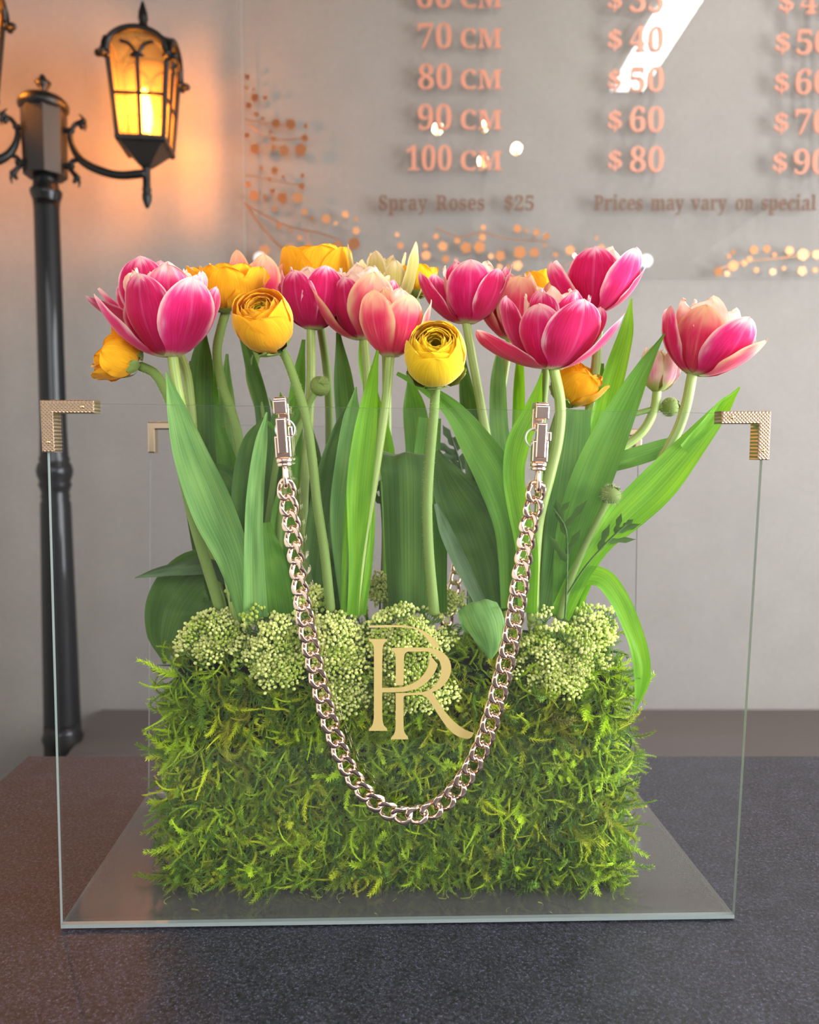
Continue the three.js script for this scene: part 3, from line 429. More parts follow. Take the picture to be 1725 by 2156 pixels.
  const cr = new THREE.InstancedMesh(shapes[2], mm, 40); cr.name = 'moss_crumbs'; cr.userData.kind = 'stuff'; t.add(cr);
  for (let i = 0; i < 40; i++) {
    const a = PY(330 + r() * 1000, 1872 + r() * r() * 60, baseTop + 0.001), d = V(r() - 0.5, 0.05, r() - 0.5).normalize(), len = 0.003 + r() * 0.008;
    cr.setMatrixAt(i, m.compose(a, qn.setFromUnitVectors(Yv, d), V(len, len, len))); cr.setColorAt(i, col.setRGB(0.26, 0.3, 0.05));
  }
}

// ---------------------------------------------------------------- clumps of small budded filler flower round the top edge of the moss
{
  const r = rng(31), stemG = [], budG = [], bud = mergeVertices(new THREE.IcosahedronGeometry(1, 1)); bud.computeVertexNormals();
  const node = V(0, 0.5, 0);
  stemG.push(tube([V(0, 0, 0), V(0.02, 0.25, 0), node], 0.022, 6, 5));
  for (let i = 0; i < 7; i++) {
    const a = i * 2.4, sp = 0.1 + 0.26 * Math.sqrt(i / 7), n2 = V(Math.cos(a) * sp, 0.72 + r() * 0.12 - sp * 0.2, Math.sin(a) * sp); stemG.push(tube([node, n2.clone().lerp(node, 0.4).add(V(0, 0.03, 0)), n2], 0.015, 4, 4));
    for (let k = 0; k < 3; k++) {
      const a2 = a + k * 1.7 + r(), tip = n2.clone().add(V(Math.cos(a2) * 0.1, 0.12 + 0.08 * r(), Math.sin(a2) * 0.1)), s = 0.036 + 0.022 * r(); stemG.push(tube([n2, tip], 0.011, 2, 4));
      budG.push(bud.clone().scale(s, s * 1.25, s).translate(tip.x, tip.y + s * 0.6, tip.z));
    }
  }
  const sg = merged(stemG), bg = merged(budG), sm = std({ color: new THREE.Color(0.14, 0.26, 0.04), roughness: 0.8 }), bm = phys({ color: 0xffffff, roughness: 0.6 });
  const clumps = [
    ['left end, over the corner of the moss', 455, 1335, -0.055, 82, 72, 120], ['second from the left, beside the chain', 585, 1375, -0.04, 88, 92, 150], ['behind the left run of the chain', 700, 1350, -0.04, 80, 85, 140],
    ['behind the top of the gold monogram', 855, 1335, -0.045, 105, 72, 150], ['behind the middle of the gold monogram', 860, 1440, -0.036, 105, 70, 120], ['low one left of the monogram', 725, 1450, -0.036, 55, 75, 80],
    ['large one at the right corner of the moss', 1180, 1395, -0.045, 100, 92, 190], ['loose sprig rising at the right end', 1245, 1318, -0.065, 55, 48, 44], ['small one far back between stems', 800, 1235, -0.125, 30, 32, 26], ['dark one far back beside a hairy stem', 935, 1262, -0.13, 48, 35, 44], ['small sprig behind the chain on the left', 655, 1255, -0.06, 38, 34, 26],
  ];
  const m = new THREE.Matrix4(), qn = new THREE.Quaternion(), Yv = V(0, 1, 0), col = new THREE.Color();
  for (const [where, cx, cy, z, rx, ry, n0] of clumps) {
    const n = Math.round(n0 * 0.56), ph = r() * 50;
    const c = P(cx, cy, z), s = mpp(z), RX = rx * s, RY = ry * s, RZ = Math.min(RX, 0.024), t = thing('filler_flower', 'clump of tiny cream green flower buds, ' + where, 'flower', null, c.clone().add(V(0, -RY * 0.4, 0)));
    const st = new THREE.InstancedMesh(sg, sm, n), bd = new THREE.InstancedMesh(bg, bm, n); st.name = 'flower_stems'; bd.name = 'flower_buds'; st.userData.kind = bd.userData.kind = 'stuff'; st.castShadow = bd.castShadow = st.receiveShadow = bd.receiveShadow = true; t.add(st, bd);
    for (let i = 0; i < n; i++) {
      const k = (i + 0.5) / n, h = 1 - 1.45 * k, a = i * 2.39996 + r() * 0.5, rr = Math.sqrt(Math.max(0, 1 - h * h)), d = V(Math.cos(a) * rr, h, Math.sin(a) * rr);
      if (d.z < -0.55) d.z *= -1;
      const lump = 0.82 + 0.75 * noise(d.x * 1.7 + ph, d.y * 1.7, d.z * 1.7), tip = V(d.x * RX, d.y * RY + RY * 0.4, d.z * RZ).multiplyScalar((0.6 + 0.45 * r()) * lump), dir = V(d.x * 0.9, d.y * 0.8 + 0.5, d.z * 0.9 + 0.25).add(V(r() - 0.5, r() - 0.5, r() - 0.5).multiplyScalar(0.5)).normalize(), len = 0.0165 + r() * 0.006;
      const root = tip.clone().addScaledVector(dir, -len); m.compose(root, qn.setFromUnitVectors(Yv, dir), V(len, len, len)); st.setMatrixAt(i, m); bd.setMatrixAt(i, m);
      const w = 0.75 + r() * 0.5; bd.setColorAt(i, r() < 0.3 ? col.setRGB(0.42 * w, 0.54 * w, 0.07 * w) : col.setRGB(0.8 * w, 0.84 * w, 0.27 * w));
    }
  }
}

// ---------------------------------------------------------------- petals, leaves, stems
function petalTex(seed, mid, hot, edge, foot, edgeW, footH) {           // u across (0.5 = midrib), v from foot to tip
  return canvasTex(256, 256, (u, v) => {
    const x = Math.abs(u - 0.5) * 2, str = noise(u * 46, v * 3.2, seed) * 0.5 + noise(u * 110, v * 5, seed + 3) * 0.3, rag = noise(u * 9, v * 7, seed + 5) * 0.16;
    let c = mixc(mid, hot, clamp(0.5 + str * 0.9 + noise(u * 4, v * 4, seed + 8) * 0.5, 0, 1));
    const de = Math.min(1 - x, (1 - v) * 1.3) + rag * 0.6 + str * 0.16;                     // cream rim, feathered along the veins
    c = mixc(c, edge, 0.9 * Math.pow(1 - sstep(de, 0, edgeW * 2.6), 1.5) * sstep(v, 0.12, 0.55));
    c = mixc(c, edge, 0.22 * Math.exp(-Math.pow((x - 0.02) / 0.035, 2)) * sstep(v, 0.15, 0.5));   // pale midrib
    c = mixc(c, foot, (1 - sstep(v + str * 0.1, footH * 0.4, footH * 1.3)));
    return c.map((q) => q * (1 + str * 0.1));
  }, true, false);
}
const petalMat = (map, tr = 0.3) => phys({ map, roughness: 0.97, transmission: tr, thickness: 0, ior: 1.4 });
const foot = [214, 205, 150];
const PET = {
  pink: petalMat(petalTex(1, [214, 4, 84], [232, 34, 124], [250, 222, 200], foot, 0.16, 0.14)),
  deep: petalMat(petalTex(2, [198, 2, 72], [222, 22, 106], [250, 226, 214], foot, 0.1, 0.12)),
  peach: petalMat(petalTex(3, [222, 26, 84], [236, 86, 104], [249, 218, 160], foot, 0.26, 0.12)),
  inner: petalMat(petalTex(4, [238, 80, 112], [244, 132, 134], [250, 232, 200], foot, 0.4, 0.2)),
  pale: petalMat(petalTex(5, [222, 138, 160], [232, 176, 176], [226, 222, 176], [170, 178, 96], 0.3, 0.34)),
  green: petalMat(petalTex(6, [190, 172, 84], [206, 188, 106], [232, 206, 160], [150, 156, 64], 0.14, 0.4)),
};
const yellowTex = (seed, a, b) => canvasTex(256, 256, (u, v) => { const s = noise(u * 40, v * 3, seed) * 0.6 + noise(u * 100, v * 4, seed + 2) * 0.4; return mixc(a, b, clamp(0.5 + s, 0, 1)).map((q) => q * (1 + s * 0.06)); }, true, false);
const ymat = (t) => phys({ map: t, roughness: 0.93, transmission: 0.28, thickness: 0, ior: 1.4 });
const YEL = { yellow: ymat(yellowTex(1, [250, 204, 12], [253, 220, 40])), orange: ymat(yellowTex(2, [250, 172, 8], [254, 192, 22])), heart: ymat(yellowTex(3, [196, 178, 20], [226, 196, 22])) };

const PF = { tulip: (v) => (v < 0.58 ? lerp(0.3, 1, sstep(v, 0, 0.58)) : Math.pow(Math.max(0, 1 - Math.pow((v - 0.58) / 0.42, 2.2)), 0.66)), round: (v) => (v < 0.55 ? lerp(0.22, 1, Math.sin(v / 0.55 * 1.5708)) : Math.sqrt(Math.max(0, 1 - Math.pow((v - 0.55) / 0.45, 2.4)))) };
// one petal: leaves the receptacle at angle th0 above the horizontal and ends at th1 (90 = upright, more = leaning in); length L, half width w; its sides wrap round the axis
function petalGeo({ th0 = 12, th1 = 92, L = 0.06, w = 0.02, r0 = 0.004, wrap = 1, ruffle = 0, seed = 1, crease = 0.0004, tipOut = 0, form = 'tulip', nx = 12, ny = 16, lift = 0, skew = 0 }) {
  const pos = [], uv = [], idx = [], q = rng(seed), f1 = q() * 9, f2 = 3 + q() * 3; let rr = r0, hh = lift;
  for (let j = 0; j <= ny; j++) {
    const v = 1 - Math.pow(1 - j / ny, 1.55), dv = v - (j ? 1 - Math.pow(1 - (j - 1) / ny, 1.55) : 0), th = (lerp(th0, th1, Math.pow(v, 0.8)) - tipOut * Math.max(0, v - 0.7) / 0.3) * D2R; if (j) { rr += Math.cos(th) * L * dv; hh += Math.sin(th) * L * dv; }
    const hw = w * Math.max(PF[form](v), j === ny ? 0.004 : 0.03), rc = Math.max(Math.abs(rr), w * 0.75) * wrap;
    for (let i = 0; i <= nx; i++) {
      const u = i / nx * 2 - 1, a = clamp(u * hw / rc, -1.5, 1.5), edge = Math.pow(Math.abs(u), 3);
      const wob = ruffle * (edge * Math.sin(v * f2 * 4 + f1 + u * 2) + 0.5 * sstep(v, 0.75, 1) * Math.sin(u * 7 + f1)), cr = crease * Math.exp(-u * u / 0.012) * sstep(v, 0.05, 0.3);
      const notch = form === 'round' ? 0 : ruffle * 0.9 * sstep(v, 0.85, 1) * Math.sin(u * 5 + f1 * 2);
      pos.push(Math.sin(a) * rc, hh + notch, rr - rc * (1 - Math.cos(a)) + wob - cr + skew * u * hw * sstep(v, 0.08, 0.4)); uv.push(i / nx, v);
    }
  }
  for (let j = 0; j < ny; j++) for (let i = 0; i < nx; i++) { const a = j * (nx + 1) + i; idx.push(a, a + 1, a + nx + 1, a + 1, a + nx + 2, a + nx + 1); }
  const g = new THREE.BufferGeometry(); g.setAttribute('position', new THREE.Float32BufferAttribute(pos, 3)); g.setAttribute('uv', new THREE.Float32BufferAttribute(uv, 2)); g.setIndex(idx); g.computeVertexNormals(); return g;
}
function headGroup(t, name, base, axis) { const g = new THREE.Group(); g.name = name; g.position.copy(base); g.quaternion.setFromUnitVectors(V(0, 1, 0), axis.clone().normalize()); t.add(g); return g; }
function petal(parent, mat, az, o, tilt = 0) { const m = mesh('petal', petalGeo(o), mat, parent); m.rotation.set(0, az * D2R, 0); if (tilt) m.rotateX(tilt * D2R); return m; }
const px3 = (l, z) => l.map((p) => (p.length > 2 ? P(p[0], p[1], p[2]) : P(p[0], p[1], z)));
function stem(t, pts, z, wpx, mat) { const c = px3(pts, z), r = wpx / 2 * mpp(z); return mesh('stem', taperTube(c, (v) => r * (0.92 + 0.16 * v), 40, 10), mat, t); }

const leafTex = (seed, a, b) => canvasTex(256, 256, (u, v) => { const s = noise(u * 70, v * 2, seed) * 0.55 + noise(u * 24, v * 1.5, seed + 4) * 0.4 + noise(u * 3, v * 5, seed + 7) * 0.6 + noise(u * 130, v * 2.5, seed + 9) * 0.5, rib = Math.exp(-Math.pow((u - 0.5) / 0.02, 2)) * 0.25; return mixc(a, b, clamp(0.5 + s * 1.0 + rib, 0, 1)); }, true, false);
const leafMat = (t, tr) => phys({ map: t, roughness: 0.9, transmission: tr, thickness: 0, ior: 1.4, clearcoat: 0.25, clearcoatRoughness: 0.45 });
const LEAF = {
  bright: leafMat(leafTex(1, [104, 170, 10], [150, 208, 30]), 0.42), blue: leafMat(leafTex(2, [96, 148, 70], [146, 190, 98]), 0.3), mid: leafMat(leafTex(3, [82, 138, 30], [116, 168, 48]), 0.32), dark: leafMat(leafTex(4, [60, 98, 22], [88, 124, 38]), 0.28), grey: leafMat(leafTex(5, [84, 112, 70], [108, 134, 88]), 0.25),
};
// a leaf along points [px, py, half-width px, z?]; roll turns its face about its length, curl folds its sides
function leaf(t, pts, z, kind, { roll = 0, curl = 0.42, n = 36, twist = 0, wave = 0.1, label, side } = {}) {
  const c3 = new THREE.CatmullRomCurve3(pts.map((p) => P(p[0], p[1], p[3] ?? z)), false, 'centripetal'), nx = 10, pos = [], uv = [], idx = [], q = V(), tg = V(), sd = rng(Math.round(pts[0][0] * 7 + pts[0][1]))() * 20;
  const seg = pts.length - 1, wAt = (v) => { const k = clamp(v * seg, 0, seg - 1e-6), i = Math.floor(k), f = k - i, g = (j) => pts[clamp(j, 0, seg)][2], a = g(i - 1), b = g(i), c = g(i + 1), d = g(i + 2); return Math.max(0.4, 0.5 * (2 * b + (c - a) * f + (2 * a - 5 * b + 4 * c - d) * f * f + (3 * b - a - 3 * c + d) * f * f * f)); };
  for (let j = 0; j <= n; j++) {
    const v = j / n; c3.getPoint(v, q); c3.getTangent(v, tg);
    const hw = wAt(v) * (CAM.z - q.z) / F, view = CAM.clone().sub(q).normalize(), side0 = side ? side.clone().addScaledVector(tg, -side.dot(tg)).normalize() : tg.clone().cross(view).normalize(), n0 = side0.clone().cross(tg).normalize(), ro = roll + twist * (v - 0.5), S = side0.clone().multiplyScalar(Math.cos(ro)).addScaledVector(n0, Math.sin(ro)), Nn = n0.clone().multiplyScalar(Math.cos(ro)).addScaledVector(side0, -Math.sin(ro));
    for (let i = 0; i <= nx; i++) { const u = i / nx * 2 - 1, o = hw * (curl * u * u - curl * 0.3 + wave * noise(v * 6 + sd, u * 1.5) * 2); pos.push(q.x + S.x * u * hw + Nn.x * o, q.y + S.y * u * hw + Nn.y * o, q.z + S.z * u * hw + Nn.z * o); uv.push(i / nx, v); }
  }
  for (let j = 0; j < n; j++) for (let i = 0; i < nx; i++) { const a = j * (nx + 1) + i; idx.push(a, a + 1, a + nx + 1, a + 1, a + nx + 2, a + nx + 1); }
  const g = new THREE.BufferGeometry(); g.setAttribute('position', new THREE.Float32BufferAttribute(pos, 3)); g.setAttribute('uv', new THREE.Float32BufferAttribute(uv, 2)); g.setIndex(idx); g.computeVertexNormals();
  return mesh('leaf', g, LEAF[kind], t, label);
}
const BED = YM1 - 0.01;
// a double tulip: outer petals [azimuth (0 = towards the viewer, 90 = right), th1, length factor, width factor], then rings of smaller petals inside
function tulip(o) {
  const s = mpp(o.z), base = P(o.base[0], o.base[1], o.z), axis = V(o.lean?.[0] ?? 0, 1, o.lean?.[1] ?? 0.05), Rr = o.r * s, t = thing('tulip', o.label, 'tulip', null, V(base.x, BED, base.z));
  const loc = new THREE.Group(); const off = t.position.clone(); const parts = [];
  const hd = headGroup(t, 'bloom', base.clone().sub(off), axis), q = rng(o.seed || 3), L = o.len * s, mats = o.mats || [PET.pink, PET.deep, PET.inner];
  const outer = o.outer || [0, 52, 103, 154, 206, 257, 309].map((a) => [a + (o.a0 || 0), (o.th1 || 92) + (q() - 0.5) * 10, 0.94 + q() * 0.1, 1]);
  outer.forEach(([az, th1, lf = 1, wf = 1, tipOut = 0], i) => petal(hd, mats[i % 2], az, { th0: (o.th0 ?? 10) + 5 * (i % 2) - (th1 < 80 ? 7 : 0), th1: th1 + 3 * (i % 2), L: L * lf * (i % 2 ? 0.985 : 1.02), w: Rr * 0.57 * wf, skew: 0.08, r0: 0.0035 - 0.0008 * (i % 2) + (th1 < 80 ? 0.0016 : 0), seed: i + 5 + (o.seed || 0) * 13, ruffle: 0.0004, tipOut, wrap: 1.05 }));
  const rings = o.rings ?? [[6, 0.95, 0.54, 96], [6, 0.92, 0.42, 99], [5, 0.84, 0.34, 102]];
  rings.forEach(([n, lf, wf, th], k) => { for (let i = 0; i < n; i++) petal(hd, q() < 0.5 ? mats[2] : (k ? mats[2] : mats[0]), (i + 0.5 + k * 0.3) * 360 / n + (o.a0 || 0) + (q() - 0.5) * 22, { th0: (o.th0 ?? 10) + 22 + k * 13, th1: (o.th1 || 92) - 92 + th + (q() - 0.5) * 12, L: L * lf * (0.93 + q() * 0.14), w: Rr * wf, r0: 0.003, seed: 40 + i + k * 9 + (o.seed || 0) * 7, ruffle: 0.0015, crease: 0.0006, skew: 0.12, lift: 0.001 * (k + 1), nx: 10, ny: 12 }); });
  if (o.stem) { const m = stem(t, o.stem, o.z, o.sw || 22, o.sm || M.stemPale); m.geometry.translate(-off.x, -off.y, -off.z); }
  return { t, off };
}
function addLeaf({ t, off }, ...a) { const m = leaf(t, ...a); m.geometry.translate(-off.x, -off.y, -off.z); return m; }
// a ranunculus: nested cups of round overlapping petals on a green calyx
function ranunculus(o) {
  const s = mpp(o.z), base = P(o.base[0], o.base[1], o.z), axis = V(...o.axis), t = thing('ranunculus', o.label, 'ranunculus', null, V(base.x, BED, base.z)), off = t.position.clone();
  const hd = headGroup(t, 'bloom', base.clone().sub(off), axis), q = rng(o.seed || 5), Rr = o.r * s, K = o.layers || 6, mats = o.mats || [YEL.orange, YEL.orange, YEL.orange];
  for (let k = 0; k < K; k++) {
    const n = k < 2 ? 6 : 5, heart = k >= K - 2;
    for (let i = 0; i < n; i++) {
            const kk = k / (K - 1), o2 = (k === 0 ? 1 : k === 1 ? 0.6 : k === 2 ? 0.3 : 0) * (o.open || 0);
      petal(hd, heart ? mats[2] : mats[(i + k) % 2], i * 360 / n + k * 33 + q() * 16 + (o.a0 || 0), { th0: lerp(-8, 58, Math.pow(kk, 0.8)), th1: lerp(124, 104, kk) - o2 + (q() - 0.5) * 8, L: Rr * lerp(1.98, 1.36, Math.pow(kk, 0.8)) * (0.96 + q() * 0.08) * (1 + o2 * 0.003), w: Rr * lerp(0.9, 0.34, kk), r0: 0.0012, lift: 0.0008 + Rr * 0.06 * kk, form: 'round', ruffle: 0.0006 + o2 * 0.00002, seed: 100 + k * 9 + i + (o.seed || 0) * 31, crease: 0.0002, wrap: 1.0 + o2 * 0.006, nx: 12, ny: 14 });
    }
  }
  for (let i = 0; i < 5; i++) { const m = mesh('sepal', petalGeo({ th0: -6, th1: 92 - 70 * q() * q(), L: Rr * 0.86, w: Rr * 0.33, r0: 0.004, form: 'tulip', seed: 7 + i, ruffle: 0.0008, nx: 8, ny: 10, wrap: 1.2 }), M.sepal, hd); m.rotation.y = (i * 72 + (o.a0 || 0)) * D2R; m.position.y = -0.0012; }
  if (o.stem) {
    const m = stem(t, o.stem, o.z, o.sw || 18, M.stemGreen); m.geometry.translate(-off.x, -off.y, -off.z);
    if (o.hairs) {                                        // fine pale hairs standing off the stem
      const c = new THREE.CatmullRomCurve3(px3(o.stem, o.z), false, 'centripetal'), r = rng(o.seed + 70), hp = [], sr = (o.sw || 18) / 2 * s, u = V(), tg = V();
      for (let i = 0; i < o.hairs; i++) { const v = r(); c.getPoint(v, u); c.getTangent(v, tg); const a = r() * 6.283, d = V(Math.cos(a), 0, Math.sin(a)).addScaledVector(tg, -tg.x * Math.cos(a) - tg.z * Math.sin(a)).normalize(), p = u.clone().addScaledVector(d, sr * 0.9).sub(off), w = tg.clone().multiplyScalar(0.00006), e = p.clone().addScaledVector(d, 0.0007 + 0.0011 * r()).addScaledVector(tg, (r() - 0.3) * 0.0008); for (const q2 of [p.clone().add(w), p.clone().sub(w), e]) hp.push(q2.x, q2.y, q2.z); }
      const hg = new THREE.BufferGeometry(); hg.setAttribute('position', new THREE.Float32BufferAttribute(hp, 3)); hg.computeVertexNormals(); mesh('stem_fuzz', hg, M.fuzz, t).userData.kind = 'stuff';
    }
  }
  return { t, off };
}
function flowerBud(o) {
  const s = mpp(o.z), c = P(o.at[0], o.at[1], o.z), t = thing('ranunculus_bud', o.label, 'flower bud', null, V(c.x, BED, c.z)), off = t.position.clone(), hd = headGroup(t, 'bud', c.clone().sub(off), V(...o.axis)), Rr = o.r * s;
  mesh('bud_core', new THREE.SphereGeometry(Rr * 0.93, 24, 16).scale(1, 0.9, 1), M.sepal, hd);
  for (let i = 0; i < 5; i++) { const m = mesh('sepal', petalGeo({ th0: 0, th1: 176, L: Rr * 2.55, w: Rr * 0.78, r0: 0.001, form: 'tulip', seed: i + 3, crease: 0.0004, nx: 10, ny: 14, wrap: 1 }), M.sepal, hd); m.rotation.y = i * 72 * D2R; m.position.y = -Rr * 0.92; m.scale.setScalar(1 + 0.02 * (i % 2)); }
  const r = rng(o.at[0]), hp = []; for (let i = 0; i < 260; i++) { const d = V(r() - 0.5, r() - 0.5, r() - 0.5).normalize(), a = d.clone().multiplyScalar(Rr * 0.9), w = V(d.y, -d.x, 0).normalize().multiplyScalar(0.00009), e = a.clone().addScaledVector(d, Rr * 0.26).add(V((r() - 0.5), (r() - 0.5), (r() - 0.5)).multiplyScalar(Rr * 0.25)); for (const v of [a.clone().add(w), a.clone().sub(w), e]) hp.push(v.x, v.y * 0.95, v.z); }
  const hg = new THREE.BufferGeometry(); hg.setAttribute('position', new THREE.Float32BufferAttribute(hp, 3)); hg.computeVertexNormals(); const hm = mesh('fuzz', hg, std({ color: 0xb9c48a, roughness: 0.9 }), hd); hm.userData.kind = 'stuff';
  const m = stem(t, o.stem, o.z, o.sw || 14, M.stemGreen); m.geometry.translate(-off.x, -off.y, -off.z);
  return { t, off };
}
// a divided ranunculus leaf: a stalk with narrow pointed lobes
function dividedLeaf(f, pts, z, lobes, mat = LEAF.dark) {
  const s = mpp(z), g = [tube(px3(pts, z), 2.2 * s, 14, 5)], c = new THREE.CatmullRomCurve3(px3(pts, z));
  for (const [u, ang, L, w] of lobes) {
    const o = c.getPoint(u), d = V(Math.sin(ang * D2R), Math.cos(ang * D2R), 0.15 * Math.sin(u * 20)).normalize(), sd = V(d.y, -d.x, 0.4).normalize(), pos = [], idx = [], n = 8;
    for (let j = 0; j <= n; j++) { const v = j / n, hw = w * s * Math.pow(Math.sin(Math.PI * Math.pow(lerp(0.06, 1, v), 0.8)), 0.7) * (1 + 0.35 * Math.sin(v * 12)), q = o.clone().addScaledVector(d, v * L * s).add(V(0, 0, 0.15 * L * s * v * v)); for (const k of [-1, 0, 1]) { const a = q.clone().addScaledVector(sd, k * hw).add(V(0, 0, -Math.abs(k) * hw * 0.3)); pos.push(a.x, a.y, a.z); } }
    for (let j = 0; j < n; j++) for (let i = 0; i < 2; i++) { const a = j * 3 + i; idx.push(a, a + 1, a + 3, a + 1, a + 4, a + 3); }
    const q = new THREE.BufferGeometry(); q.setAttribute('position', new THREE.Float32BufferAttribute(pos, 3)); q.setAttribute('uv', new THREE.Float32BufferAttribute(new Float32Array(pos.length / 3 * 2).fill(0.4), 2)); q.setIndex(idx); q.computeVertexNormals(); g.push(q);
  }
  const m = mesh('divided_leaf', merged(g), mat, f.t); m.geometry.translate(-f.off.x, -f.off.y, -f.off.z); return m;
}

// ---------------------------------------------------------------- the flowers, left to right, front rows and back rows
const peachy = [PET.peach, PET.peach, PET.inner], deepy = [PET.deep, PET.pink, PET.inner];
let f;
f = tulip({ label: 'large pink tulip at the front left with wide cream edged petals', z: -0.058, base: [358, 752], r: 112, len: 190, th0: 6, seed: 1, mats: [PET.pink, PET.deep, PET.inner],
  outer: [[-66, 74, 0.94, 1.2], [-20, 97, 1.0, 1.12], [44, 93, 0.98, 0.98], [86, 84, 0.97, 0.9], [130, 96, 0.9], [180, 100, 0.9], [-130, 96, 0.92]], stem: [[364, 752], [376, 830], [400, 930], [432, 1030], [470, 1150], [500, 1300]], sw: 24 });
addLeaf(f, [[350, 783, 2], [372, 862, 20], [402, 960, 36], [448, 1075, 44], [492, 1180, 34], [516, 1300, 16]], -0.05, 'blue', { roll: 0.1, curl: 0.3 });
addLeaf(f, [[470, 1050, 2], [492, 1130, 14], [512, 1215, 16], [524, 1300, 16]], -0.054, 'bright', { roll: -0.3, curl: 0.2 });
f = tulip({ label: 'pink tulip behind the front left one with one petal splayed far out left', z: -0.1, base: [330, 700], r: 92, len: 165, th0: 10, seed: 2, mats: deepy,
  outer: [[-52, 42, 0.82, 1.3], [-84, 62, 0.84, 1.0], [2, 92, 1.0, 1.15], [70, 82, 0.96, 1], [120, 92, 0.95], [180, 98, 0.95], [-130, 88, 0.9]], rings: [[5, 0.86, 0.5, 100], [5, 0.8, 0.4, 106]], stem: [[352, 705], [388, 770], [402, 860], [410, 1000], [440, 1150], [470, 1300]], sw: 22 });
addLeaf(f, [[430, 690, 4], [424, 760, 22], [422, 900, 28], [430, 1030, 30], [450, 1200, 26], [470, 1300, 20]], -0.105, 'dark', { roll: 0.2, curl: 0.3 });
addLeaf(f, [[452, 745, 4], [448, 850, 12], [462, 960, 16], [490, 1080, 20], [510, 1280, 20]], -0.115, 'mid', { roll: 0.3 });
f = ranunculus({ label: 'orange yellow ranunculus at the far left hanging under the front tulip', z: -0.07, base: [292, 768], r: 48, axis: [-0.82, 0.42, 0.35], open: 34, layers: 5, seed: 1, hairs: 900, stem: [[298, 772], [325, 785], [352, 830], [376, 900], [386, 1000], [412, 1110], [462, 1275]], sw: 22 });
f = ranunculus({ label: 'orange yellow ranunculus seen from the side beside the left tulips', z: -0.1, base: [480, 657], r: 57, axis: [0.02, 1, 0.18], open: 40, layers: 6, seed: 2, hairs: 900, stem: [[477, 652], [466, 690], [457, 740], [468, 810], [492, 880], [508, 960], [512, 1100]], sw: 20 });
f = ranunculus({ label: 'orange ranunculus facing the viewer with a green ruffled heart', z: -0.045, base: [574, 730], r: 70, axis: [-0.12, 0.62, 0.72], open: 4, layers: 9, seed: 3, hairs: 900, mats: [YEL.orange, YEL.orange, YEL.heart], stem: [[578, 722], [598, 745], [622, 805], [645, 880], [657, 960], [668, 1060], [683, 1160], [696, 1280]], sw: 20 });
f = tulip({ label: 'pink tulip half hidden behind two yellow ranunculus on the left', z: -0.145, base: [550, 706], r: 68, len: 168, th0: 34, th1: 93, seed: 4, a0: 20, mats: peachy, rings: [[5, 0.9, 0.5, 98]], stem: [[550, 708], [530, 780], [556, 880], [575, 1000], [590, 1250]], sw: 28, sm: M.stemGreen });
addLeaf(f, [[478, 745, 3], [474, 850, 20], [486, 980, 22], [510, 1250, 24]], -0.14, 'blue', { roll: 0.2 });
f = tulip({ label: 'deep pink tulip below the ruffled orange ranunculus', z: -0.095, base: [660, 694], r: 84, len: 140, th0: 6, th1: 96, seed: 5, a0: 28, mats: deepy, rings: [[6, 0.86, 0.5, 100], [5, 0.75, 0.4, 106]], stem: [[655, 690], [655, 790], [650, 900], [640, 1050], [640, 1290]], sw: 20 });
addLeaf(f, [[640, 715, 4], [630, 800, 15], [622, 900, 18], [625, 1250, 18]], -0.11, 'mid', { roll: -0.3 });
addLeaf(f, [[712, 700, 5], [722, 800, 20], [730, 930, 24], [716, 1060, 22], [700, 1290, 18]], -0.12, 'dark', { roll: 0.2 });
f = ranunculus({ label: 'ruffled orange ranunculus standing highest above the deep pink tulip', z: -0.15, base: [668, 645], r: 70, axis: [0, 1, 0.1], open: 20, layers: 7, seed: 4, stem: [[668, 645], [690, 800], [694, 1000], [690, 1290]], sw: 18 });
f = tulip({ label: 'greenish yellow half open tulip with pale pink petal edges', z: -0.14, base: [812, 690], r: 52, len: 158, th0: 36, th1: 92, seed: 6, a0: 10, mats: [PET.green, PET.green, PET.green], outer: [[-70, 88, 1.12, 0.7], [-20, 92, 1.0, 0.9], [24, 94, 0.86, 1], [60, 84, 1.16, 0.7, 0], [100, 76, 0.86, 0.8], [180, 95, 1], [-130, 92, 1]], rings: [[5, 0.92, 0.6, 96]], stem: [[812, 690], [815, 850], [815, 1000], [815, 1290]], sw: 20 });
addLeaf(f, [[762, 700, 5], [766, 760, 12], [786, 850, 16], [812, 950, 18], [830, 1250, 20]], -0.13, 'bright', { roll: 0.2 });
f = tulip({ label: 'pink peach tulip tucked behind the front middle tulip', z: -0.092, base: [765, 716], r: 92, len: 150, th0: 10, th1: 92, seed: 7, mats: [PET.peach, PET.deep, PET.inner], outer: [[-72, 78, 1.05, 1], [-30, 92, 0.95, 1], [20, 96, 1, 1], [60, 88, 0.95], [110, 92, 0.95], [180, 96, 1], [-120, 90, 1]], stem: [[768, 715], [775, 850], [770, 1000], [752, 1290]], sw: 20 });
addLeaf(f, [[750, 815, 2], [742, 880, 18], [728, 980, 22], [716, 1100, 20], [730, 1290, 12]], -0.075, 'blue', { roll: -0.2 });
f = tulip({ label: 'peach pink cup shaped tulip at the front middle above a clasping leaf', z: -0.05, base: [824, 752], r: 74, len: 148, th0: 12, seed: 8, th1: 100, mats: peachy, outer: [[-30, 102, 1.0, 1.12], [36, 97, 0.96, 1.15], [88, 90, 0.96, 0.9], [-90, 100, 0.94], [140, 98, 0.95], [-150, 98, 0.95]], rings: [[6, 0.92, 0.5, 102], [5, 0.85, 0.4, 106]], stem: [[822, 750], [812, 850], [800, 930], [784, 1030], [766, 1130], [746, 1295]], sw: 21 });
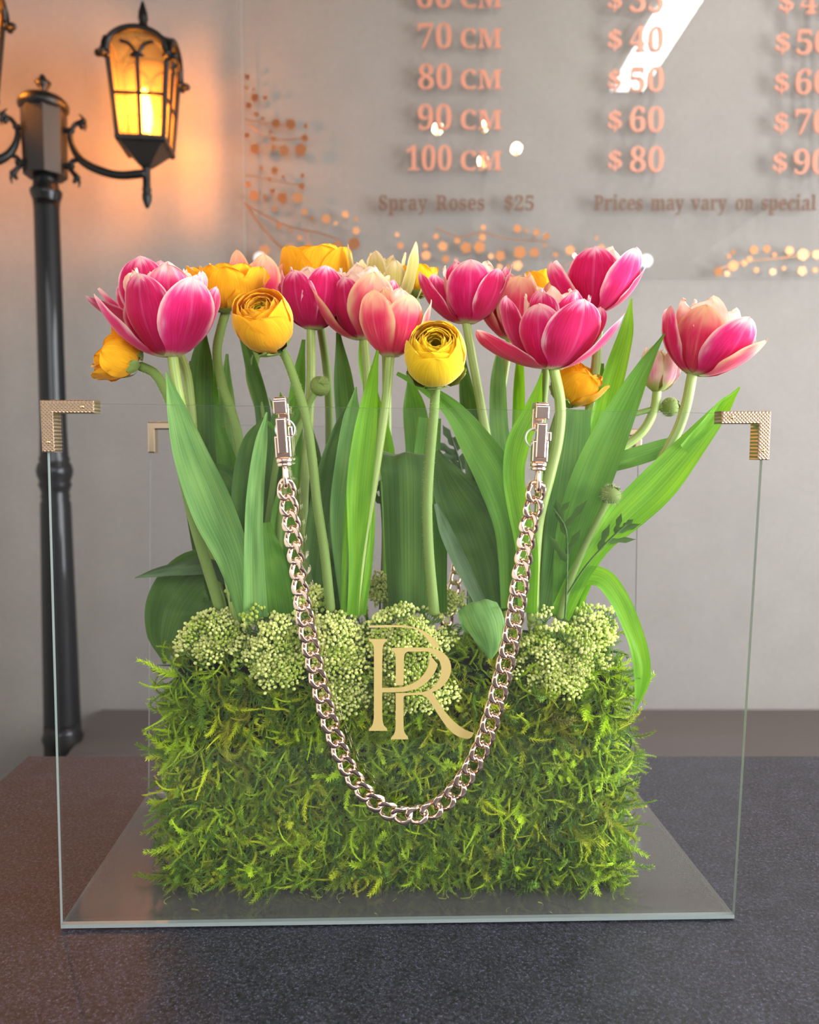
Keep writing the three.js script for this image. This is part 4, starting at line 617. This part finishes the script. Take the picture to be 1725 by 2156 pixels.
addLeaf(f, [[797, 727, 2], [783, 810, 13], [768, 910, 24], [756, 1020, 27], [752, 1100, 22], [748, 1190, 14], [742, 1295, 12]], -0.044, 'bright', { roll: 0.15, curl: 0.5 });
addLeaf(f, [[786, 1010, 2], [784, 1100, 6], [776, 1190, 8], [762, 1295, 8]], -0.05, 'bright', { roll: 0.4 });
addLeaf(f, [[738, 960, 2], [731, 1080, 6], [726, 1190, 6], [724, 1295, 6]], -0.046, 'bright', { roll: -0.4 });
f = ranunculus({ label: 'small bright yellow ranunculus peeping over the tulips in the middle', z: -0.15, base: [876, 625], r: 36, axis: [0, 1, 0.05], open: 30, layers: 4, seed: 6, mats: [YEL.yellow, YEL.orange, YEL.orange], stem: [[876, 625], [866, 760], [868, 900], [860, 1290]], sw: 18 });
addLeaf(f, [[862, 790, 4], [872, 860, 24], [882, 960, 28], [880, 1290, 30]], -0.12, 'mid', { roll: 0.1 });
f = ranunculus({ label: 'bright yellow ranunculus facing forward with a deep open centre', z: -0.04, base: [918, 792], r: 76, axis: [-0.05, 0.5, 0.87], open: 0, layers: 10, seed: 7, hairs: 900, mats: [YEL.yellow, YEL.yellow, YEL.heart], stem: [[919, 792], [914, 870], [906, 960], [900, 1060], [903, 1160], [914, 1285]], sw: 22 });
f = tulip({ label: 'deep pink tulip in the back row right of the yellow ranunculus', z: -0.1, base: [985, 682], r: 80, len: 142, th0: 8, th1: 92, seed: 9, mats: deepy, outer: [[-70, 78, 0.98, 1], [0, 97, 1.0, 1.15], [50, 92, 0.9], [86, 82, 1.08, 0.6], [120, 88, 1.12, 0.8], [180, 92, 1.05], [-130, 88, 1]], rings: [[5, 0.85, 0.5, 100], [4, 0.75, 0.4, 106]], stem: [[982, 680], [996, 760], [1014, 860], [1030, 950], [1050, 1100], [1060, 1290]], sw: 20 });
addLeaf(f, [[972, 745, 6], [984, 840, 17], [996, 930, 20], [1010, 1290, 24]], -0.125, 'dark', { roll: 0.15 });
addLeaf(f, [[836, 786, 4], [890, 815, 10], [950, 860, 20], [1000, 930, 34], [1046, 1010, 42], [1078, 1110, 38], [1080, 1280, 26]], -0.062, 'mid', { roll: 0.15, curl: 0.2 });
f = tulip({ label: 'peach edged pink tulip in the back row left of the large front right one', z: -0.115, base: [1078, 716], r: 70, len: 138, th0: 14, th1: 96, seed: 10, mats: peachy, a0: 10, outer: [[-74, 88, 1.0, 1], [8, 98, 1.02, 1.2], [66, 90, 0.98, 1], [120, 92, 1], [180, 94, 1], [-125, 92, 1]], stem: [[1074, 715], [1062, 790], [1052, 860], [1060, 1290]], sw: 18 });
addLeaf(f, [[1052, 720, 3], [1048, 800, 16], [1050, 900, 20], [1062, 1000, 22], [1075, 1280, 24]], -0.105, 'blue', { roll: 0.2 });
addLeaf(f, [[1096, 730, 6], [1094, 820, 12], [1092, 950, 14], [1090, 1280, 16]], -0.11, 'bright', { roll: -0.2 });
f = tulip({ label: 'large deep pink tulip at the front right with a petal drooping low on its left', z: -0.056, base: [1160, 778], r: 108, len: 182, th0: 6, seed: 11, mats: [PET.deep, PET.pink, PET.inner], lean: [0.04, 0.1], outer: [[-60, 36, 1.02, 1.0], [-34, 92, 0.86, 1], [26, 95, 0.92, 1.15], [72, 66, 0.98, 0.72], [115, 84, 0.98], [165, 94, 1.05], [-120, 92, 1.05]], rings: [[6, 0.9, 0.46, 100], [6, 0.85, 0.36, 106], [4, 0.75, 0.3, 108]], stem: [[1166, 775], [1180, 850], [1176, 920], [1158, 1000], [1135, 1090], [1126, 1180], [1122, 1300]], sw: 24 });
addLeaf(f, [[1141, 785, 2], [1124, 860, 18], [1094, 930, 25], [1083, 1000, 22], [1094, 1070, 24], [1110, 1150, 24], [1112, 1290, 20]], -0.05, 'bright', { roll: -0.2, curl: 0.4 });
f = ranunculus({ label: 'orange ranunculus under the large front right tulip', z: -0.085, base: [1182, 845], r: 52, axis: [0.5, 0.72, 0.3], open: 26, layers: 6, seed: 8, stem: [[1184, 848], [1160, 930], [1150, 1050], [1135, 1290]], sw: 18 });
f = ranunculus({ label: 'yellow ranunculus half hidden behind the tall tulip on the right', z: -0.15, base: [1146, 645], r: 42, axis: [-0.1, 1, 0], open: 18, layers: 4, seed: 9, mats: [YEL.yellow, YEL.orange, YEL.orange], stem: [[1146, 645], [1150, 760], [1140, 900], [1130, 1290]], sw: 18 });
f = tulip({ label: 'tall pink tulip in the back row on the right with flaring petals', z: -0.085, base: [1248, 660], r: 88, len: 147, th0: 8, th1: 92, seed: 12, lean: [0.03, 0.08], mats: [PET.pink, PET.deep, PET.inner], outer: [[-68, 76, 0.92, 0.9], [-16, 96, 1.0, 1.2], [44, 90, 1.04, 1.1], [80, 74, 0.94, 0.8], [125, 88, 1.0], [180, 94, 0.95], [-120, 90, 0.95]], rings: [[5, 0.85, 0.5, 100], [4, 0.78, 0.4, 106]], stem: [[1262, 660], [1256, 760], [1244, 850], [1226, 960], [1205, 1080], [1180, 1295]], sw: 21 });
addLeaf(f, [[1330, 628, 2], [1318, 700, 15], [1292, 790, 23], [1268, 880, 24], [1240, 980, 24], [1200, 1290, 18]], -0.08, 'bright', { roll: 0.25, curl: 0.3 });
addLeaf(f, [[1268, 765, 4], [1258, 830, 16], [1240, 930, 22], [1210, 1290, 20]], -0.095, 'mid', { roll: 0.2 });
addLeaf(f, [[1216, 862, 30], [1206, 960, 38], [1190, 1060, 36], [1172, 1180, 28], [1150, 1295, 20]], -0.075, 'blue', { roll: -0.2 });
f = tulip({ label: 'small closed pale pink tulip bud on a curved stem at the right', z: -0.1, base: [1384, 824], r: 40, len: 104, th0: 10, th1: 118, seed: 13, mats: [PET.pale, PET.pale, PET.pale], lean: [0.02, 0.1], outer: [[-40, 118, 1, 1.2], [40, 118, 0.95, 1.2], [100, 116, 1, 1.2], [-100, 118, 1.02, 1.2], [180, 118, 1, 1.2]], rings: [[4, 0.85, 0.6, 116]], stem: [[1384, 822], [1378, 862], [1352, 910], [1310, 942], [1272, 962], [1235, 1040], [1200, 1290]], sw: 20 });
addLeaf(f, [[1338, 835, 2], [1322, 870, 7], [1300, 900, 9], [1250, 1000, 12]], -0.1, 'blue', { roll: 0.2 });
f = tulip({ label: 'pink and cream tulip farthest right on a leaning stem', z: -0.065, base: [1462, 790], r: 98, len: 160, th0: 8, seed: 14, mats: [PET.pink, PET.peach, PET.inner], lean: [0.22, 0.1], outer: [[-84, 92, 0.96, 0.8], [-30, 98, 1.0, 1.0], [28, 88, 0.98, 1.1], [62, 64, 0.92, 1.05], [108, 78, 0.95, 0.9], [180, 94, 1], [-130, 94, 1]], stem: [[1458, 788], [1446, 850], [1428, 905], [1404, 950], [1350, 1040], [1260, 1160], [1185, 1295]], sw: 23 });
addLeaf(f, [[1558, 815, 2], [1520, 862, 16], [1450, 945, 30], [1380, 1024, 40], [1312, 1090, 36], [1268, 1140, 24], [1225, 1200, 23], [1178, 1298, 22]], -0.055, 'bright', { roll: 0.1, curl: 0.3 });
addLeaf(f, [[1546, 828, 1.5], [1522, 845, 6], [1490, 890, 12], [1440, 945, 12]], -0.053, 'bright', { roll: 0.3 });
addLeaf(f, [[1205, 1245, 14, -0.06], [1232, 1215, 20, -0.055], [1268, 1218, 22, -0.05], [1300, 1255, 22, -0.046], [1328, 1315, 20, -0.042], [1346, 1370, 19, -0.04], [1352, 1430, 17, -0.04], [1336, 1500, 2, -0.042]], -0.05, 'bright', { roll: 0.3, curl: 0.25 });
f = tulip_leafless();
function tulip_leafless() { // broad leaf cluster of the tulip that was cut short, right of centre
  const t = thing('tulip_leaf_cluster', 'cluster of broad dark leaves in the middle behind the front panel', 'leaves', null, V(P(960, 1285, -0.07).x, BED, -0.07)); return { t, off: t.position.clone() };
}
addLeaf(f, [[862, 1290, 44, -0.064], [861, 1170, 50, -0.063], [860, 1060, 53, -0.061], [858, 990, 55, -0.06], [853, 958, 56, -0.067], [842, 960, 48, -0.077], [822, 985, 26, -0.083], [806, 1015, 3, -0.084]], -0.065, 'dark', { curl: -0.2, side: V(1, 0, 0), n: 48 });
addLeaf(f, [[918, 950, 8], [950, 1020, 40], [990, 1090, 62], [1022, 1170, 62], [1046, 1290, 44]], -0.07, 'dark', { roll: -0.1, curl: 0.2 });
addLeaf(f, [[918, 1060, 6], [938, 1120, 16], [970, 1190, 18], [1010, 1270, 16]], -0.064, 'grey', { roll: 0.5 });
addLeaf(f, [[904, 880, 24], [898, 980, 30], [905, 1100, 34], [910, 1290, 30]], -0.105, 'mid', { roll: 0.2 });
const h = (() => { const t = thing('curled_leaf', 'short pale green leaf rolled over in front of the moss under the chain', 'leaf', null, V(P(1010, 1380, -0.035).x, BED, -0.035)); return { t, off: t.position.clone() }; })();
addLeaf(h, [[1032, 1392, 3, -0.034], [1034, 1360, 26, -0.031], [1026, 1322, 40, -0.029], [1012, 1288, 43, -0.031], [1004, 1270, 42, -0.038], [1000, 1280, 38, -0.046], [1000, 1310, 32, -0.047], [1003, 1330, 24, -0.041], [1004, 1318, 18, -0.036]], -0.035, 'blue', { curl: -0.32, side: V(1, 0.25, 0), n: 56 });
const bl = (() => { const t = thing('tulip_leaf_cluster', 'cluster of tall dark and green leaves behind the left run of chain', 'leaves', null, V(P(570, 1285, -0.07).x, BED, -0.07)); return { t, off: t.position.clone() }; })();
addLeaf(bl, [[562, 868, 2], [550, 930, 13], [538, 1030, 18], [534, 1130, 20], [538, 1300, 26]], -0.043, 'blue', { roll: 0.15, curl: 0.3 });
addLeaf(bl, [[556, 880, 3], [528, 930, 16], [510, 1030, 20], [512, 1300, 20]], -0.06, 'dark', { roll: -0.3 });
addLeaf(bl, [[560, 1100, 10], [572, 1180, 28], [586, 1300, 34]], -0.055, 'mid', { roll: 0.3 });
addLeaf(bl, [[620, 960, 10], [600, 1060, 24], [592, 1160, 28], [596, 1300, 28]], -0.075, 'mid', { roll: 0.2 });
addLeaf(bl, [[748, 830, 2], [718, 900, 15], [690, 990, 22], [668, 1100, 24], [648, 1300, 24]], -0.078, 'dark', { roll: 0.2 });
addLeaf(bl, [[440, 985, 14], [480, 1010, 26], [500, 1080, 30], [520, 1280, 30]], -0.08, 'dark', { roll: 0.2 });
addLeaf(bl, [[715, 1160, 24], [700, 1220, 38], [690, 1300, 40]], -0.1, 'dark', { roll: 0.1 });
addLeaf(bl, [[590, 860, 14], [580, 960, 28], [575, 1100, 34], [590, 1290, 34]], -0.125, 'dark', { roll: 0.1 });
addLeaf(bl, [[512, 712, 8], [532, 780, 14], [552, 860, 16], [560, 960, 18], [566, 1290, 22]], -0.14, 'dark', { roll: 0.1 });
addLeaf(bl, [[402, 760, 3], [404, 860, 18], [412, 980, 30], [432, 1100, 34], [462, 1290, 30]], -0.13, 'dark', { roll: -0.1 });
addLeaf(bl, [[470, 900, 4], [476, 980, 24], [480, 1080, 36], [488, 1180, 38], [500, 1290, 34]], -0.12, 'mid', { roll: 0.2 });
addLeaf(bl, [[646, 870, 4], [655, 960, 20], [664, 1060, 26], [660, 1180, 28], [650, 1290, 26]], -0.13, 'dark', { roll: 0.1 });
const sl = (() => { const t = thing('drooping_leaf', 'broad dark leaf drooping at the left end beside the moss', 'leaf', null, V(P(440, 1285, -0.1).x, BED, -0.1)); return { t, off: t.position.clone() }; })();
addLeaf(sl, [[346, 1398, 3, -0.085], [352, 1340, 42, -0.09], [375, 1270, 64, -0.098], [425, 1215, 60, -0.105], [480, 1230, 30, -0.11]], -0.1, 'dark', { roll: 0.1, curl: 0.15 });
addLeaf(sl, [[284, 1217, 1.5, -0.07], [330, 1204, 11, -0.075], [385, 1195, 17, -0.08], [440, 1192, 20, -0.09], [500, 1230, 16, -0.1]], -0.08, 'grey', { roll: -0.5, curl: 0.4 });
const rl = (() => { const t = thing('tulip_leaf_cluster', 'cluster of long leaves fanning out to the right behind the curved stem', 'leaves', null, V(P(1190, 1285, -0.06).x, BED, -0.06)); return { t, off: t.position.clone() }; })();
addLeaf(rl, [[1400, 702, 2], [1358, 770, 15], [1312, 860, 30], [1270, 950, 40], [1234, 1040, 42], [1206, 1130, 36], [1184, 1298, 24]], -0.062, 'mid', { roll: 0.1, curl: 0.25 });
addLeaf(rl, [[1150, 960, 6], [1160, 1040, 22], [1158, 1140, 28], [1150, 1290, 26]], -0.12, 'mid', { roll: 0.1 });
addLeaf(rl, [[1088, 1000, 5], [1080, 1090, 18], [1078, 1180, 22], [1084, 1290, 22]], -0.1, 'bright', { roll: 0.2 });
addLeaf(rl, [[1440, 920, 6], [1390, 945, 18], [1330, 965, 20], [1272, 985, 18], [1225, 1040, 12]], -0.08, 'mid', { roll: -0.2 });
addLeaf(rl, [[1290, 1060, 4], [1266, 1120, 16], [1235, 1200, 20], [1195, 1298, 20]], -0.08, 'bright', { roll: 0.2 });

f = flowerBud({ label: 'green ranunculus bud nodding between the stems left of the middle', z: -0.075, at: [674, 813], r: 23, axis: [0.5, 0.5, 0.7], stem: [[664, 826], [650, 850], [636, 885], [610, 960], [590, 1100], [590, 1290]], sw: 15 });
f = flowerBud({ label: 'hairy green ranunculus bud on a long stalk beside the pale tulip bud', z: -0.1, at: [1411, 857], r: 22, axis: [1, 0.1, 0.2], stem: [[1394, 857], [1350, 868], [1300, 884], [1250, 930], [1210, 1050], [1190, 1290]], sw: 13 });
f = flowerBud({ label: 'dark green ranunculus bud above the feathery leaves on the right', z: -0.055, at: [1287, 1041], r: 23, axis: [0.5, 1, 0.3], stem: [[1277, 1062], [1255, 1105], [1225, 1165], [1195, 1240], [1180, 1298]], sw: 15 });
dividedLeaf(f, [[1190, 1300], [1194, 1200], [1190, 1110], [1168, 1075]], -0.048, [[0.4, -38, 75, 8], [0.45, 25, 60, 7], [0.6, -20, 70, 8], [0.66, 35, 75, 7], [0.85, -12, 40, 7], [0.9, 40, 40, 6]]);
dividedLeaf(f, [[1195, 1250], [1235, 1190], [1290, 1130], [1318, 1105]], -0.05, [[0.5, 20, 60, 7], [0.6, 85, 60, 6], [0.75, 10, 45, 6], [0.8, 70, 50, 6], [0.95, 50, 25, 5]]);
f = flowerBud({ label: 'small bud wrapped in feathery leaves behind the left clasp', z: -0.085, at: [602, 868], r: 18, axis: [0.3, 1, 0.2], stem: [[602, 880], [590, 930], [575, 1020], [560, 1150], [560, 1290]], sw: 14 });
dividedLeaf(f, [[588, 940], [592, 900], [598, 860]], -0.075, [[0.3, -45, 50, 5], [0.4, 50, 60, 5], [0.6, -25, 60, 5], [0.7, 30, 60, 5], [0.9, -8, 45, 5], [0.8, 60, 45, 4]], LEAF.mid);
const fl = (() => { const t = thing('feathery_foliage', 'pale feathery divided leaves far back right of the middle', 'leaves', null, V(P(975, 1040, -0.15).x, BED, -0.15)); return { t, off: t.position.clone() }; })();
dividedLeaf(fl, [[985, 1290], [984, 1100], [970, 980], [952, 925]], -0.15, [[0.5, -50, 60, 8], [0.55, 45, 55, 8], [0.62, -35, 70, 8], [0.7, 40, 70, 9], [0.78, -60, 60, 8], [0.85, 20, 70, 8], [0.92, -30, 50, 8], [0.97, 60, 50, 7], [0.66, 80, 50, 8], [0.74, -80, 45, 7]], LEAF.grey);
dividedLeaf(fl, [[800, 1290], [806, 1120], [800, 1020]], -0.15, [[0.8, -40, 40, 8], [0.85, 50, 35, 8], [0.95, -70, 35, 7], [0.98, 20, 35, 7]], LEAF.dark);

renderer.render(scene, camera);
